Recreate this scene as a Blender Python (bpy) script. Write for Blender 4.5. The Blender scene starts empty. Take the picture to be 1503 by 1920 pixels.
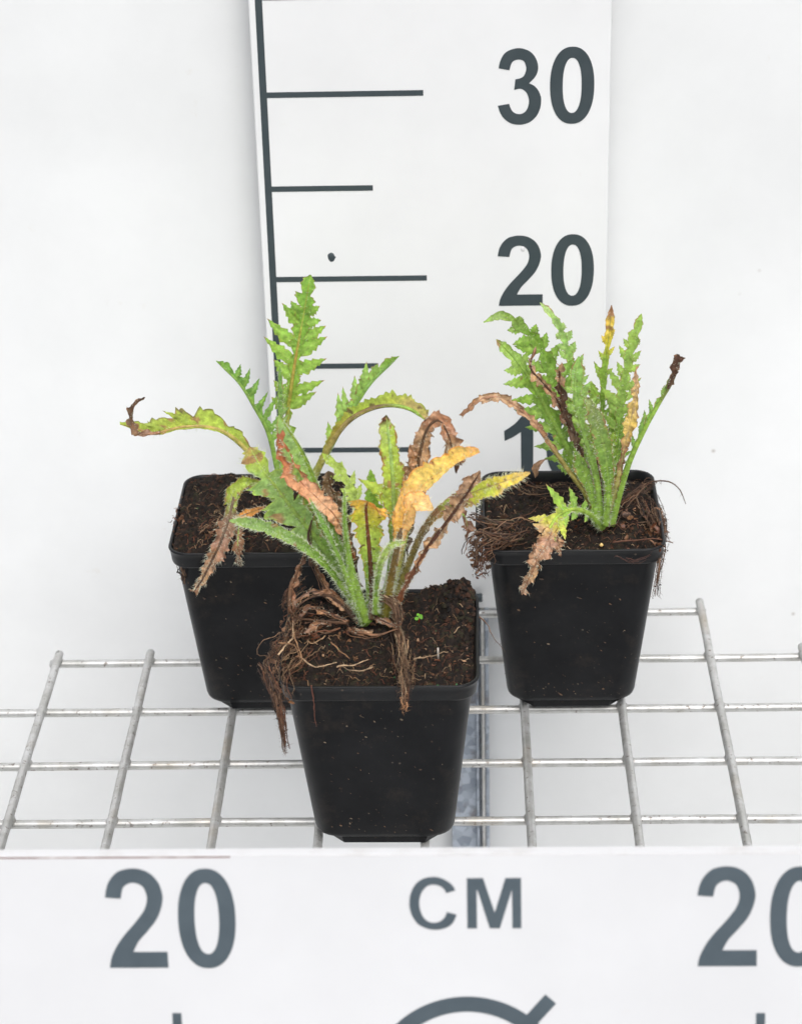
import bpy, math, random
import numpy as np
from mathutils import Vector, Matrix, noise

S = 0.01                                   # geometry is written in centimetres
scene = bpy.context.scene
# ------------------------------------------------------------------ camera
CAM_H, TH, RO, YA, FPX, CXP = 61.7417, 0.469581, -0.0320174, -0.0577618, 4208.24, 703.14
_F = Vector((math.sin(YA)*math.cos(TH), math.cos(YA)*math.cos(TH), -math.sin(TH)))
_R = Vector((math.cos(YA), -math.sin(YA), 0)); _U = _R.cross(_F)
CR = _R*math.cos(RO) + _U*math.sin(RO); CU = -_R*math.sin(RO) + _U*math.cos(RO); CF = _F
CP = Vector((0, 0, CAM_H))
cam_data = bpy.data.cameras.new('camera'); cam = bpy.data.objects.new('camera', cam_data)
scene.collection.objects.link(cam); scene.camera = cam
m = Matrix((CR, CU, -CF)).transposed().to_4x4(); m.translation = CP*S
cam.matrix_world = m
cam_data.sensor_fit = 'HORIZONTAL'; cam_data.sensor_width = 36
cam_data.lens = FPX/1503*36
cam_data.shift_x = (751.5-CXP)/1503
cam_data.clip_start = 0.02; cam_data.clip_end = 200
cam_data.dof.use_dof = True; cam_data.dof.focus_distance = 1.07; cam_data.dof.aperture_fstop = 20
# ------------------------------------------------------------------ light
SUN_EL, SUN_AZ = 52, 14                    # degrees; azimuth measured from behind the camera towards the right
world = bpy.data.worlds.new('World'); scene.world = world; world.use_nodes = True
wn = world.node_tree; bg = wn.nodes['Background']
sky = wn.nodes.new('ShaderNodeTexSky'); sky.sky_type = 'NISHITA'; sky.sun_disc = False
sky.sun_elevation = math.radians(SUN_EL); sky.sun_rotation = math.radians(180-SUN_AZ)
sky.air_density = 1.0; sky.dust_density = 5.0; sky.ozone_density = 1.0
hs = wn.nodes.new('ShaderNodeHueSaturation'); hs.inputs['Saturation'].default_value = 0.34
wn.links.new(sky.outputs[0], hs.inputs['Color']); wn.links.new(hs.outputs[0], bg.inputs[0])
bg.inputs[1].default_value = 0.12
sd = bpy.data.lights.new('sun', 'SUN'); sd.energy = 1.1; sd.angle = math.radians(50); sd.color = (.975, .988, 1)
so = bpy.data.objects.new('sun', sd); scene.collection.objects.link(so)
el, az = math.radians(SUN_EL), math.radians(SUN_AZ)
sun_dir = Vector((math.sin(az)*math.cos(el), -math.cos(az)*math.cos(el), math.sin(el)))
so.rotation_euler = sun_dir.to_track_quat('Z', 'Y').to_euler()
scene.view_settings.view_transform = 'Standard'; scene.view_settings.look = 'None'
scene.view_settings.gamma = 1; scene.view_settings.use_curve_mapping = False
scene.view_settings.exposure = 0.41

# ------------------------------------------------------------------ helpers
def ray(px, py): return CF + CR*((px-CXP)/FPX) + CU*((960-py)/FPX)
def at(px, py, Y):
    d = ray(px, py); return CP + d*(Y/d.y)
def atz(px, py, z):
    d = ray(px, py); return CP + d*((z-CAM_H)/d.z)
def pxs(p): return ((p-CP).dot(CF))/FPX     # centimetres per photo pixel at p
def lin(c):
    return tuple(((v/255)/12.92 if v <= 10 else ((v/255+.055)/1.055)**2.4) for v in c)
def mixc(a, b, k):
    k = max(0., min(1., k)); return tuple(a[i]*(1-k)+b[i]*k for i in range(3))
def nz(x, y=0., z=0.): return noise.noise(Vector((x, y, z)))
def interp(l, t):
    if not isinstance(l, (list, tuple)): return l
    if t <= l[0][0]: return l[0][1]
    for a, b in zip(l, l[1:]):
        if t <= b[0]:
            k = (t-a[0])/max(b[0]-a[0], 1e-6)
            if isinstance(a[1], tuple): return mixc(a[1], b[1], k)
            return a[1]*(1-k)+b[1]*k
    return l[-1][1]

def empty(name, loc, label, cat, group=None, kind=None):
    o = bpy.data.objects.new(name, None); scene.collection.objects.link(o)
    o.location = Vector(loc)*S; o.empty_display_size = .01
    tag(o, label, cat, group, kind); return o
def tag(o, label=None, cat=None, group=None, kind=None):
    if label: o['label'] = label
    if cat: o['category'] = cat
    if group: o['group'] = group
    if kind: o['kind'] = kind
    return o
def top(o):
    v = Vector((0, 0, 0))
    while o is not None: v = v + o.location; o = o.parent
    return v

class MB:
    def __init__(s): s.v = []; s.f = []; s.c = []
    def add(s, vs, fs, col=None):
        n = len(s.v); s.v += [tuple(v) for v in vs]; s.f += [tuple(i+n for i in f) for f in fs]
        if col is None: col = (1, 1, 1)
        if isinstance(col, list): s.c += col
        else: s.c += [col]*len(vs)
    def box(s, a, b, col=None):
        (x0, y0, z0), (x1, y1, z1) = a, b
        vs = [(x, y, z) for x in (x0, x1) for y in (y0, y1) for z in (z0, z1)]
        s.add(vs, [(0, 1, 3, 2), (4, 6, 7, 5), (0, 4, 5, 1), (2, 3, 7, 6), (0, 2, 6, 4), (1, 5, 7, 3)], col)
    def tube(s, pts, rad, n=6, col=None, flat=1.):
        pts = [Vector(p) for p in pts]; vs = []; cs = []; fs = []
        prev = None
        for i, p in enumerate(pts):
            t = (pts[min(i+1, len(pts)-1)]-pts[max(i-1, 0)])
            t = t.normalized() if t.length > 1e-9 else Vector((0, 0, 1))
            if prev is None:
                u = t.cross(Vector((0, 1, 0)));
                if u.length < .1: u = t.cross(Vector((1, 0, 0)))
                u.normalize()
            else:
                u = (prev - t*prev.dot(t))
                u = u.normalized() if u.length > 1e-6 else t.orthogonal().normalized()
            prev = u; w = t.cross(u)
            r = rad[i] if isinstance(rad, (list, tuple)) else rad
            for k in range(n):
                a = 2*math.pi*k/n
                vs.append(p+u*(math.cos(a)*r)+w*(math.sin(a)*r*flat))
                cs.append(col[i] if isinstance(col, list) else (col or (1, 1, 1)))
        for i in range(len(pts)-1):
            for k in range(n):
                k2 = (k+1) % n
                fs.append((i*n+k, i*n+k2, (i+1)*n+k2, (i+1)*n+k))
        fs.append(tuple(range(n))[::-1]); e = (len(pts)-1)*n; fs.append(tuple(e+k for k in range(n)))
        s.add(vs, fs, cs)
    def spike(s, p, d, L, r, col):
        d = d.normalized(); u = d.orthogonal().normalized(); w = d.cross(u)
        vs = [p+u*r, p-u*(r*.5)+w*(r*.87), p-u*(r*.5)-w*(r*.87), p+d*L]
        s.add(vs, [(0, 1, 3), (1, 2, 3), (2, 0, 3)], col)
    def build(s, name, mat, parent=None, smooth=True, bevel=0, label=None):
        me = bpy.data.meshes.new(name)
        off = top(parent) if parent else Vector((0, 0, 0))
        co = np.array(s.v, dtype=float).reshape(-1, 3)*S - np.array(off)
        me.from_pydata([tuple(v) for v in co], [], s.f)
        at_ = me.color_attributes.new('tint', 'FLOAT_COLOR', 'POINT')
        cc = np.ones((len(s.v), 4)); cc[:, :3] = np.array(s.c); at_.data.foreach_set('color', cc.ravel())
        me.materials.append(mat)
        o = bpy.data.objects.new(name, me); scene.collection.objects.link(o)
        if parent: o.parent = parent
        if smooth: me.polygons.foreach_set('use_smooth', [True]*len(me.polygons))
        if bevel:
            b = o.modifiers.new('bevel', 'BEVEL'); b.width = bevel*S; b.segments = 2; b.limit_method = 'ANGLE'
        if label: o['label'] = label
        me.update(); return o

# ------------------------------------------------------------------ materials
def newmat(name):
    mt = bpy.data.materials.new(name); mt.use_nodes = True; nt = mt.node_tree
    return mt, nt, nt.nodes['Principled BSDF']
def N(nt, t, **k):
    n = nt.nodes.new(t)
    for a, b in k.items():
        if a in n.inputs: n.inputs[a].default_value = b
        else: setattr(n, a, b)
    return n
def coords(nt): return N(nt, 'ShaderNodeTexCoord').outputs['Object']
def noise_tex(nt, scale, detail=4, rough=.55, vec=None):
    n = N(nt, 'ShaderNodeTexNoise'); n.inputs['Scale'].default_value = scale
    n.inputs['Detail'].default_value = detail; n.inputs['Roughness'].default_value = rough
    nt.links.new(vec or coords(nt), n.inputs['Vector']); return n
def ramp(nt, src, stops):
    r = N(nt, 'ShaderNodeValToRGB'); e = r.color_ramp.elements
    while len(e) < len(stops): e.new(.5)
    for i, (p, c) in enumerate(stops):
        e[i].position = p; e[i].color = (*c, 1) if isinstance(c, tuple) else (c, c, c, 1)
    nt.links.new(src, r.inputs[0]); return r
def mix(nt, fac, a, b, mode='MIX'):
    x = N(nt, 'ShaderNodeMix', data_type='RGBA', blend_type=mode)
    for i, v in ((0, fac), (6, a), (7, b)):
        if isinstance(v, bpy.types.NodeSocket): nt.links.new(v, x.inputs[i])
        elif isinstance(v, tuple): x.inputs[i].default_value = (*v, 1)
        else: x.inputs[i].default_value = v
    return x.outputs[2]
def bump(nt, h, bsdf, strength, dist):
    b = N(nt, 'ShaderNodeBump'); b.inputs['Strength'].default_value = strength
    b.inputs['Distance'].default_value = dist*S; nt.links.new(h, b.inputs['Height'])
    nt.links.new(b.outputs[0], bsdf.inputs['Normal']); return b

def white_board(name, base, speck=.5, rough=.45):
    mt, nt, b = newmat(name)
    big = ramp(nt, noise_tex(nt, 9, 5, .6).outputs[0], [(.35, .93), (.65, 1.)])
    col = mix(nt, 1., base, big.outputs[0], 'MULTIPLY')
    v = N(nt, 'ShaderNodeTexVoronoi'); v.inputs['Scale'].default_value = 28; nt.links.new(coords(nt), v.inputs['Vector'])
    sp = ramp(nt, v.outputs['Distance'], [(.0, 1.), (.045, .0)])
    gate = ramp(nt, noise_tex(nt, 21, 2).outputs[0], [(.52, 0.), (.62, speck)])
    mm = N(nt, 'ShaderNodeMath', operation='MULTIPLY'); nt.links.new(sp.outputs[0], mm.inputs[0]); nt.links.new(gate.outputs[0], mm.inputs[1])
    col = mix(nt, mm.outputs[0], col, (.35, .32, .29))
    st = ramp(nt, noise_tex(nt, 34, 6, .7).outputs[0], [(.66, 0.), (.8, speck*.5)])
    col = mix(nt, st.outputs[0], col, (.6, .55, .47))
    nt.links.new(col, b.inputs['Base Color']); b.inputs['Roughness'].default_value = rough
    bump(nt, noise_tex(nt, 160, 5, .6).outputs[0], b, .12, .02)
    return mt
M_wall = white_board('wall_sheet', (.785, .80, .806), .8, .55)
M_board = white_board('ruler_board', (.80, .81, .818), .5, .4)
M_front = white_board('front_board', (.70, .708, .725), .8, .4)
mt, nt, b = newmat('edge_foam'); nt.links.new(mix(nt, ramp(nt, noise_tex(nt, 60, 5, .7).outputs[0], [(.5, 0.), (.75, .5)]).outputs[0], (.70, .70, .71), (.50, .47, .44)), b.inputs['Base Color']); b.inputs['Roughness'].default_value = .7; M_edge = mt
mt, nt, b = newmat('rust_line'); nt.links.new(ramp(nt, noise_tex(nt, 50, 5, .7).outputs[0], [(.3, (.62, .56, .55)), (.5, (.22, .11, .10))]).outputs[0], b.inputs['Base Color']); M_rust = mt
mt, nt, b = newmat('dark_vinyl')
nt.links.new(ramp(nt, noise_tex(nt, 80, 4, .6).outputs[0], [(.3, (.042, .058, .066)), (.75, (.056, .073, .082))]).outputs[0], b.inputs['Base Color']); b.inputs['Roughness'].default_value = .38; M_vinyl = mt
mt, nt, b = newmat('front_vinyl')
nt.links.new(ramp(nt, noise_tex(nt, 80, 4, .6).outputs[0], [(.3, (.070, .092, .110)), (.75, (.086, .112, .132))]).outputs[0], b.inputs['Base Color']); b.inputs['Roughness'].default_value = .4; M_vinyl2 = mt

mt, nt, b = newmat('galvanised_wire')
n1 = noise_tex(nt, 90, 5, .65); n2 = noise_tex(nt, 420, 3, .6)
c = ramp(nt, n1.outputs[0], [(.3, (.36, .36, .34)), (.5, (.48, .48, .47)), (.72, (.60, .61, .61))]).outputs[0]
c = mix(nt, ramp(nt, n2.outputs[0], [(.60, 0.), (.70, .85)]).outputs[0], c, (.12, .09, .07))
c = mix(nt, ramp(nt, noise_tex(nt, 30, 3).outputs[0], [(.54, 0.), (.7, .6)]).outputs[0], c, (.38, .33, .26))
nt.links.new(c, b.inputs['Base Color']); b.inputs['Metallic'].default_value = .45; b.inputs['Roughness'].default_value = .4
bump(nt, n2.outputs[0], b, .35, .03); M_wire = mt
mt, nt, b = newmat('galvanised_post')
v = N(nt, 'ShaderNodeTexVoronoi'); v.inputs['Scale'].default_value = 220; nt.links.new(coords(nt), v.inputs['Vector'])
c = ramp(nt, v.outputs['Color'], [(.2, (.27, .31, .37)), (.8, (.46, .51, .58))]).outputs[0]
c = mix(nt, ramp(nt, noise_tex(nt, 60, 5, .7).outputs[0], [(.55, 0.), (.7, .8)]).outputs[0], c, (.16, .12, .10))
nt.links.new(c, b.inputs['Base Color']); b.inputs['Metallic'].default_value = .4; b.inputs['Roughness'].default_value = .5; M_post = mt

mt, nt, b = newmat('black_plastic')
v = N(nt, 'ShaderNodeTexVoronoi'); v.inputs['Scale'].default_value = 330; nt.links.new(coords(nt), v.inputs['Vector'])
sp = ramp(nt, v.outputs['Distance'], [(.0, 1.), (.14, 1.), (.24, 0.)])
gate = ramp(nt, noise_tex(nt, 120, 4, .7).outputs[0], [(.55, 0.), (.63, 1.)])
sel = N(nt, 'ShaderNodeSeparateColor'); nt.links.new(v.outputs['Color'], sel.inputs[0])
g2 = ramp(nt, sel.outputs[0], [(.58, 0.), (.62, 1.)])
m1 = N(nt, 'ShaderNodeMath', operation='MULTIPLY'); nt.links.new(sp.outputs[0], m1.inputs[0]); nt.links.new(gate.outputs[0], m1.inputs[1])
m2 = N(nt, 'ShaderNodeMath', operation='MULTIPLY'); nt.links.new(m1.outputs[0], m2.inputs[0]); nt.links.new(g2.outputs[0], m2.inputs[1])
dust = ramp(nt, noise_tex(nt, 35, 8, .7).outputs[0], [(.4, (.0034, .0039, .0050)), (.75, (.0095, .0101, .0115))])
c = mix(nt, m2.outputs[0], dust.outputs[0], ramp(nt, sel.outputs[1], [(.2, (.05, .032, .022)), (.8, (.10, .085, .07))]).outputs[0])
smear = ramp(nt, noise_tex(nt, 26, 8, .8).outputs[0], [(.54, 0.), (.72, .45)])
c = mix(nt, smear.outputs[0], c, (.05, .038, .028))
nt.links.new(c, b.inputs['Base Color'])
rr = ramp(nt, noise_tex(nt, 14, 5, .6).outputs[0], [(.3, .30), (.7, .46)]); nt.links.new(rr.outputs[0], b.inputs['Roughness'])
b.inputs['Specular IOR Level'].default_value = .17
bump(nt, noise_tex(nt, 260, 4, .6).outputs[0], b, .10, .02); M_pot = mt
M_rim = mt.copy(); M_rim.name = 'black_rim'; M_rim.node_tree.nodes['Principled BSDF'].inputs['Specular IOR Level'].default_value = .26

mt, nt, b = newmat('peat')
a_ = N(nt, 'ShaderNodeAttribute', attribute_name='tint')
c = ramp(nt, noise_tex(nt, 260, 6, .7).outputs[0], [(.3, (.35, .35, .35)), (.55, (.95, .9, .85)), (.78, (2.3, 2.0, 1.8))])
c = mix(nt, 1., a_.outputs['Color'], c.outputs[0], 'MULTIPLY')
nt.links.new(c, b.inputs['Base Color']); b.inputs['Roughness'].default_value = .8; b.inputs['Specular IOR Level'].default_value = .25
bump(nt, noise_tex(nt, 500, 6, .7).outputs[0], b, .9, .06); M_soil = mt

def leafmat(name, trans, vein, spots):
    mt, nt, b = newmat(name)
    a_ = N(nt, 'ShaderNodeAttribute', attribute_name='tint')
    n = noise_tex(nt, 420, 5, .65)
    c = mix(nt, 1., a_.outputs['Color'], ramp(nt, n.outputs[0], [(.3, .72), (.7, 1.55)]).outputs[0], 'MULTIPLY')
    big = noise_tex(nt, 130, 5, .7); c = mix(nt, ramp(nt, big.outputs[0], [(.5, 0.), (.72, .5)]).outputs[0], c, mix(nt, 1., c, (1.25, 1.12, .62), 'MULTIPLY')); c = mix(nt, ramp(nt, noise_tex(nt, 800, 3, .6).outputs[0], [(.56, 0.), (.68, .22)]).outputs[0], c, mix(nt, 1., c, (1.5, 1.5, 1.5), 'MULTIPLY'))
    n2 = noise_tex(nt, 300, 4, .6)
    c = mix(nt, ramp(nt, n2.outputs[0], [(.66, 0.), (.72, spots)]).outputs[0], c, (.09, .045, .03))
    c = mix(nt, 1., c, (1.03, .98, .84) if trans > .2 else (.90, .86, .80), 'MULTIPLY')
    nt.links.new(c, b.inputs['Base Color']); b.inputs['Roughness'].default_value = .46; b.inputs['Specular IOR Level'].default_value = .5
    v = N(nt, 'ShaderNodeTexVoronoi', feature='DISTANCE_TO_EDGE'); v.inputs['Scale'].default_value = 330; nt.links.new(coords(nt), v.inputs['Vector'])
    hh = N(nt, 'ShaderNodeMath', operation='ADD'); nt.links.new(v.outputs['Distance'], hh.inputs[0]); nt.links.new(n.outputs[0], hh.inputs[1])
    bp = bump(nt, hh.outputs[0], b, vein, .04)
    tr = N(nt, 'ShaderNodeBsdfTranslucent'); nt.links.new(c, tr.inputs[0]); nt.links.new(bp.outputs[0], tr.inputs['Normal'])
    ms = N(nt, 'ShaderNodeMixShader'); ms.inputs[0].default_value = trans
    nt.links.new(b.outputs[0], ms.inputs[1]); nt.links.new(tr.outputs[0], ms.inputs[2])
    nt.links.new(ms.outputs[0], nt.nodes['Material Output'].inputs[0]); return mt
M_leaf = leafmat('leaf_tissue', .38, .6, .4)
M_dry = leafmat('dry_leaf', .12, 1., .6)
mt, nt, b = newmat('hair'); a_ = N(nt, 'ShaderNodeAttribute', attribute_name='tint'); nt.links.new(a_.outputs['Color'], b.inputs['Base Color']); b.inputs['Roughness'].default_value = .5; M_hair = mt
mt, nt, b = newmat('root_fibre'); a_ = N(nt, 'ShaderNodeAttribute', attribute_name='tint')
c = mix(nt, 1., a_.outputs['Color'], ramp(nt, noise_tex(nt, 350, 5, .7).outputs[0], [(.3, .5), (.7, 1.4)]).outputs[0], 'MULTIPLY')
nt.links.new(c, b.inputs['Base Color']); b.inputs['Roughness'].default_value = .75; M_root = mt

# ------------------------------------------------------------------ setting
def panel_mesh(x0, x1, z0, z1, y, t, amp=0., n=1):
    mb = MB(); mb.box((x0, y, z0), (x1, y+t, z1)); return mb
mb = MB()                                  # back wall: one gently uneven sheet
nx, nzv = 60, 60
X = np.linspace(-120, 120, nx); Z = np.linspace(-90, 120, nzv)
vs = []; fs = []
for zi in Z:
    for xi in X: vs.append((xi, 113.2 + .25*nz(xi*.04, zi*.03, 3), zi))
for j in range(nzv-1):
    for i in range(nx-1): fs.append((j*nx+i, j*nx+i+1, (j+1)*nx+i+1, (j+1)*nx+i))
mb.add(vs, fs); wall = mb.build('wall', M_wall); tag(wall, 'plain white painted wall behind the tall measuring board', 'wall', kind='structure')
mb = MB(); mb.box((-150, -60, -91), (150, 114, -90)); mf, ntf, bf = newmat('concrete'); ntf.links.new(ramp(ntf, noise_tex(ntf, 3, 6, .6).outputs[0], [(.3, (.60, .60, .59)), (.7, (.70, .70, .69))]).outputs[0], bf.inputs['Base Color']); fl = mb.build('floor', mf, smooth=False); tag(fl, kind='structure')

# glyph outlines traced in letter units (cap height 1, baseline 0)
def smooth_outline(pts, x0, ybase, H):
    out = []; n = len(pts)
    for i in range(n):
        p = pts[i]; q = pts[(i+1) % n]; cp = len(p) > 2; cq = len(q) > 2
        o = pts[i-1]; r = pts[(i+2) % n]
        P0 = np.array((p if cp else o)[:2], float); P1 = np.array(p[:2], float); P2 = np.array(q[:2], float); P3 = np.array((q if cq else r)[:2], float)
        if cp and cq: out.append(P1); continue
        for k in range(6):
            t = k/6
            out.append(.5*((2*P1)+(-P0+P2)*t+(2*P0-5*P1+4*P2-P3)*t*t+(-P0+3*P1-3*P2+P3)*t**3))
    return [((p[0]-x0)/H, (ybase-p[1])/H) for p in out]
G = {}
G['3'] = ([smooth_outline([(137,388,1),(160,290),(215,190),(300,138),(410,118),(520,145),(600,205),(648,290),(667,380),(650,470),(605,540),(545,600,1),(620,640),(675,710),(705,790),(708,860),(695,950),(650,1050),(570,1130),(480,1165),(400,1172),(300,1150),(215,1090),(160,1010),(125,905,1),(278,880,1),(300,945),(340,1000),(410,1025),(480,1005),(525,945),(545,850),(530,770),(495,710),(430,672),(345,690,1),(362,543,1),(430,528),(480,490),(507,400),(490,320),(460,285),(410,272),(350,285),(310,325),(283,415,1)],125,1160,1040)], .56)
G['2'] = ([smooth_outline([(75,402,1),(95,300),(140,210),(215,140),(300,112),(380,105),(480,122),(570,175),(635,260),(668,370),(665,450),(640,540),(590,640),(500,750),(400,860),(340,970,1),(695,970,1),(698,1135,1),(88,1135,1),(110,1030),(170,910),(250,800),(350,690),(430,595),(480,520),(505,440),(503,370),(475,300),(430,265),(370,250),(310,265),(262,310),(236,415,1)],75,1135,1030)], .6)
def sell(cx, cy, a, b, n=2.25, k=64):
    o = []
    for i in range(k):
        t = 2*math.pi*i/k; c, s = math.cos(t), math.sin(t)
        o.append((cx+a*math.copysign(abs(c)**(2/n), c), cy+b*math.copysign(abs(s)**(2/n), s)))
    return o
G['0'] = ([sell(.285, .5, .285, .51), sell(.285, .5, .122, .365)], .57)
G['1'] = ([smooth_outline([(690,50,1),(545,50,1),(480,130),(400,225),(310,300),(215,365,1),(222,545,1),(360,475),(488,385,1),(495,1240,1),(690,1240,1)],215,1240,1190)], .42)
G['C'] = ([smooth_outline([(628,243,1),(525,272,1),(500,225),(450,190),(385,177),(320,190),(260,245),(228,320),(220,390),(232,470),(265,545),(320,592),(385,605),(450,590),(500,550),(530,485,1),(638,515,1),(605,590),(550,645),(470,675),(385,683),(290,665),(200,615),(140,530),(112,440),(110,370),(125,280),(175,180),(250,120),(320,98),(400,92),(480,110),(560,155),(605,200)],110,667,562)], .94)
G['M'] = ([[((x-762)/562, (667-y)/562) for x, y in [(762,105),(940,105),(1065,492),(1185,105),(1357,105),(1357,667),(1260,667),(1256,235),(1120,667),(1010,667),(878,240),(868,240),(868,667),(762,667)]]], 1.06)
def glyph(loops, name, mat, parent, fn, thick=.02):
    """fill the outline loops as one thin slab; fn maps (u, v, lift) to the board"""
    cu = bpy.data.curves.new(name, 'CURVE'); cu.dimensions = '2D'; cu.fill_mode = 'BOTH'
    for L in loops:
        sp = cu.splines.new('POLY'); sp.points.add(len(L)-1); sp.use_cyclic_u = True
        for i, (x, y) in enumerate(L): sp.points[i].co = (x, y, 0, 1)
    cu.extrude = 1.
    tmp = bpy.data.objects.new('tmp', cu); scene.collection.objects.link(tmp)
    me = bpy.data.meshes.new_from_object(tmp.evaluated_get(bpy.context.evaluated_depsgraph_get()))
    bpy.data.objects.remove(tmp)
    mb = MB(); mb.add([fn(v.co.x, v.co.y, thick if v.co.z > 0 else -.0) for v in me.vertices], [tuple(p.vertices) for p in me.polygons])
    return mb.build(name, mat, parent, smooth=False)

# ---- tall ruler board behind the plants
YB = 111.0; XL, XR = -11.95, 6.12; ZB = -.83
ruler = empty('height_ruler', (-3, YB, ZB), 'tall white measuring board behind the pots, printed 30, 20 and 10 with dark ticks', 'ruler')
panel_mesh(XL, XR, ZB, 60, YB, .6).build('panel', M_board, ruler, smooth=False, bevel=.08)
xv0 = at(518, 522, YB).x; LW = .36
def slab(x0, x1, z0, z1, name, par=ruler, y=YB, mat=M_vinyl):
    mb = MB(); mb.box((x0, y-.02, z0), (x1, y-.001, z1)); return mb.build(name, mat, par, smooth=False)
slab(xv0-LW, xv0, .2, 60, 'scale_line')
for z in range(5, 60, 5):
    w = {30: 7.95, 35: 5.2}.get(z, 7.95 if z % 10 == 0 else 5.25)
    if z == 5: continue
    slab(xv0+.001, xv0+w, z+ZB-.16, z+ZB+.13, 'tick_mark')
for num, (pxa, pya), wpx, (pxt, pyt) in (('30', (933, 232), 178, (1070, 86)), ('20', (933, 573), 173, (1068, 438)), ('10', (945, 898), 108, (1068, 772)), ):
    a = at(pxa, pya, YB); t_ = at(pxt, pyt, YB); H = (t_.z-a.z)*.985
    u0 = a.x
    for ch in num:
        loops, adv = G[ch]
        glyph(loops, 'numeral', M_vinyl, ruler, lambda u, v, l, u0=u0, z0=a.z, H=H: (u0+u*H*1.0, YB-.001-l, z0+v*H))
        u0 += (adv+.115)*H if ch != '1' else (adv+.16)*H
# dark smudge and pale worn spot on the board, as thin raised discs
for (px, py, r) in ((621, 482, .16), (980, 466, .1)):
    p = at(px, py, YB); mb = MB(); vs = [(p.x+r*(1+.35*nz(k*1.3, r*9))*math.cos(k*math.pi/8), YB-.03, p.z+1.3*r*math.sin(k*math.pi/8)) for k in range(16)]
    vs += [(p.x+(v[0]-p.x)*1.25, YB-.001, p.z+(v[2]-p.z)*1.25) for v in vs]; fs = [tuple(range(16))]+[(k, 16+k, 16+(k+1) % 16, (k+1) % 16) for k in range(16)]
    mb.add(vs, fs); mb.build('board_mark', M_vinyl if px < 700 else M_edge, ruler)

# ---- horizontal ruler board in front
YF = 65.2
pa = at(205, 1815, YF)
TILT = math.radians(13)
def fframe(ang):
    fu = Vector((math.cos(ang), math.sin(ang), 0)); nh = Vector((math.sin(ang), -math.cos(ang), 0)); zz = Vector((0, 0, 1))
    return fu, -nh*math.sin(TILT)+zz*math.cos(TILT), nh*math.cos(TILT)+zz*math.sin(TILT)
def fsolve():
    # turn the board a little about z so its print runs level
    best = None
    for k in range(-120, 121):
        fu, fv, fn = fframe(k*.001); d = ray(1305, 1812); t = (pa-CP).dot(fn)/d.dot(fn); e = abs((CP+d*t-pa).dot(fv))
        if best is None or e < best[0]: best = (e, k*.001)
    return best[1]
FA = fsolve(); FU, FV, FN = fframe(FA)
def onf(px, py):
    d = ray(px, py); t = (pa-CP).dot(FN)/d.dot(FN); q = CP+d*t-pa; return (q.dot(FU), q.dot(FV))
def F3(u, v, l): return pa+FU*u+FN*l+FV*v
top_v = (onf(300, 1604)[1]+onf(1300, 1602)[1])/2
fr = empty('width_ruler', F3(8, -12, 0), 'long white measuring board across the front edge of the shelf, printed 20 CM 20', 'ruler')
mb = MB()
def fbox(mb, u0, u1, v0, v1, l0, l1):
    mb.add([F3(u, v, l) for u in (u0, u1) for v in (v0, v1) for l in (l0, l1)], [(0, 1, 3, 2), (4, 6, 7, 5), (0, 4, 5, 1), (2, 3, 7, 6), (0, 2, 6, 4), (1, 5, 7, 3)])
fbox(mb, -22, 36, -13, top_v-.03, -.60, 0); mb.build('panel', M_front, fr, smooth=False, bevel=.04)
mb = MB(); fbox(mb, -22, 36, top_v-.028, top_v+.02, -.63, .01)
o = mb.build('top_edge', M_edge, fr, smooth=False, bevel=.02)
mb = MB(); fbox(mb, 4.65, 36, top_v-.05, top_v-.03, -.02, .008); mb.build('seam', M_edge, fr, smooth=False)
mb = MB(); fbox(mb, -22, 4.6, top_v-.075, top_v-.03, -.02, .012); mb.build('stained_seam', M_rust, fr, smooth=False)
def fglyph(ch, px0, px1, pyb, pyt, name='numeral'):
    a = onf(px0, pyb); bq = onf(px1, pyb); tq = onf(px0, pyt)
    loops, adv = G[ch]; xs = [p[0] for L in loops for p in L]; w = max(xs)-min(xs); sx = (bq[0]-a[0])/w; H = tq[1]-a[1]
    glyph(loops, name, M_vinyl2, fr, lambda u, v, l: F3(a[0]+(u-min(xs))*sx, a[1]+v*H, .001+l))
fglyph('2', 204, 316, 1815, 1629); fglyph('0', 338, 445, 1814, 1631)
fglyph('2', 1305, 1418, 1812, 1625); fglyph('0', 1441, 1550, 1811, 1627)
fglyph('C', 768, 856, 1741, 1647, 'letter'); fglyph('M', 876, 977, 1741, 1647, 'letter')
c = onf(877, 1869+174); R0 = 174*pxs(F3(c[0], c[1], 0)); 
# diameter sign
cen = (c[0], c[1]); top_ = onf(877, 1869); R0 = top_[1]-c[1]; R1 = R0-.60
glyph([sell(cen[0], cen[1], R0*.985, R0, 2, 96), sell(cen[0], cen[1], R1*.985, R1, 2, 96)], 'diameter_sign', M_vinyl2, fr, lambda u, v, l: F3(u, v, .001+l))
e1 = onf(1022, 1865); e2 = onf(1042, 1882); dd = Vector((e1[0]+e2[0]-2*cen[0], e1[1]+e2[1]-2*cen[1])).normalized(); L = 2*((Vector(e1)-Vector(cen)).dot(dd))
glyph([[e1, e2, tuple(Vector(e2)-dd*L), tuple(Vector(e1)-dd*L)]], 'diameter_slash', M_vinyl2, fr, lambda u, v, l: F3(u, v, .004+l))
for (x0, x1) in ((323, 340), (1417, 1434)):
    a = onf(x0, 1900); q = onf(x1, 1900)
    glyph([[(a[0], a[1]), (q[0], a[1]), (q[0], a[1]-3), (a[0], a[1]-3)]], 'tick_mark', M_vinyl2, fr, lambda u, v, l: F3(u, v, .001+l))

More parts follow.
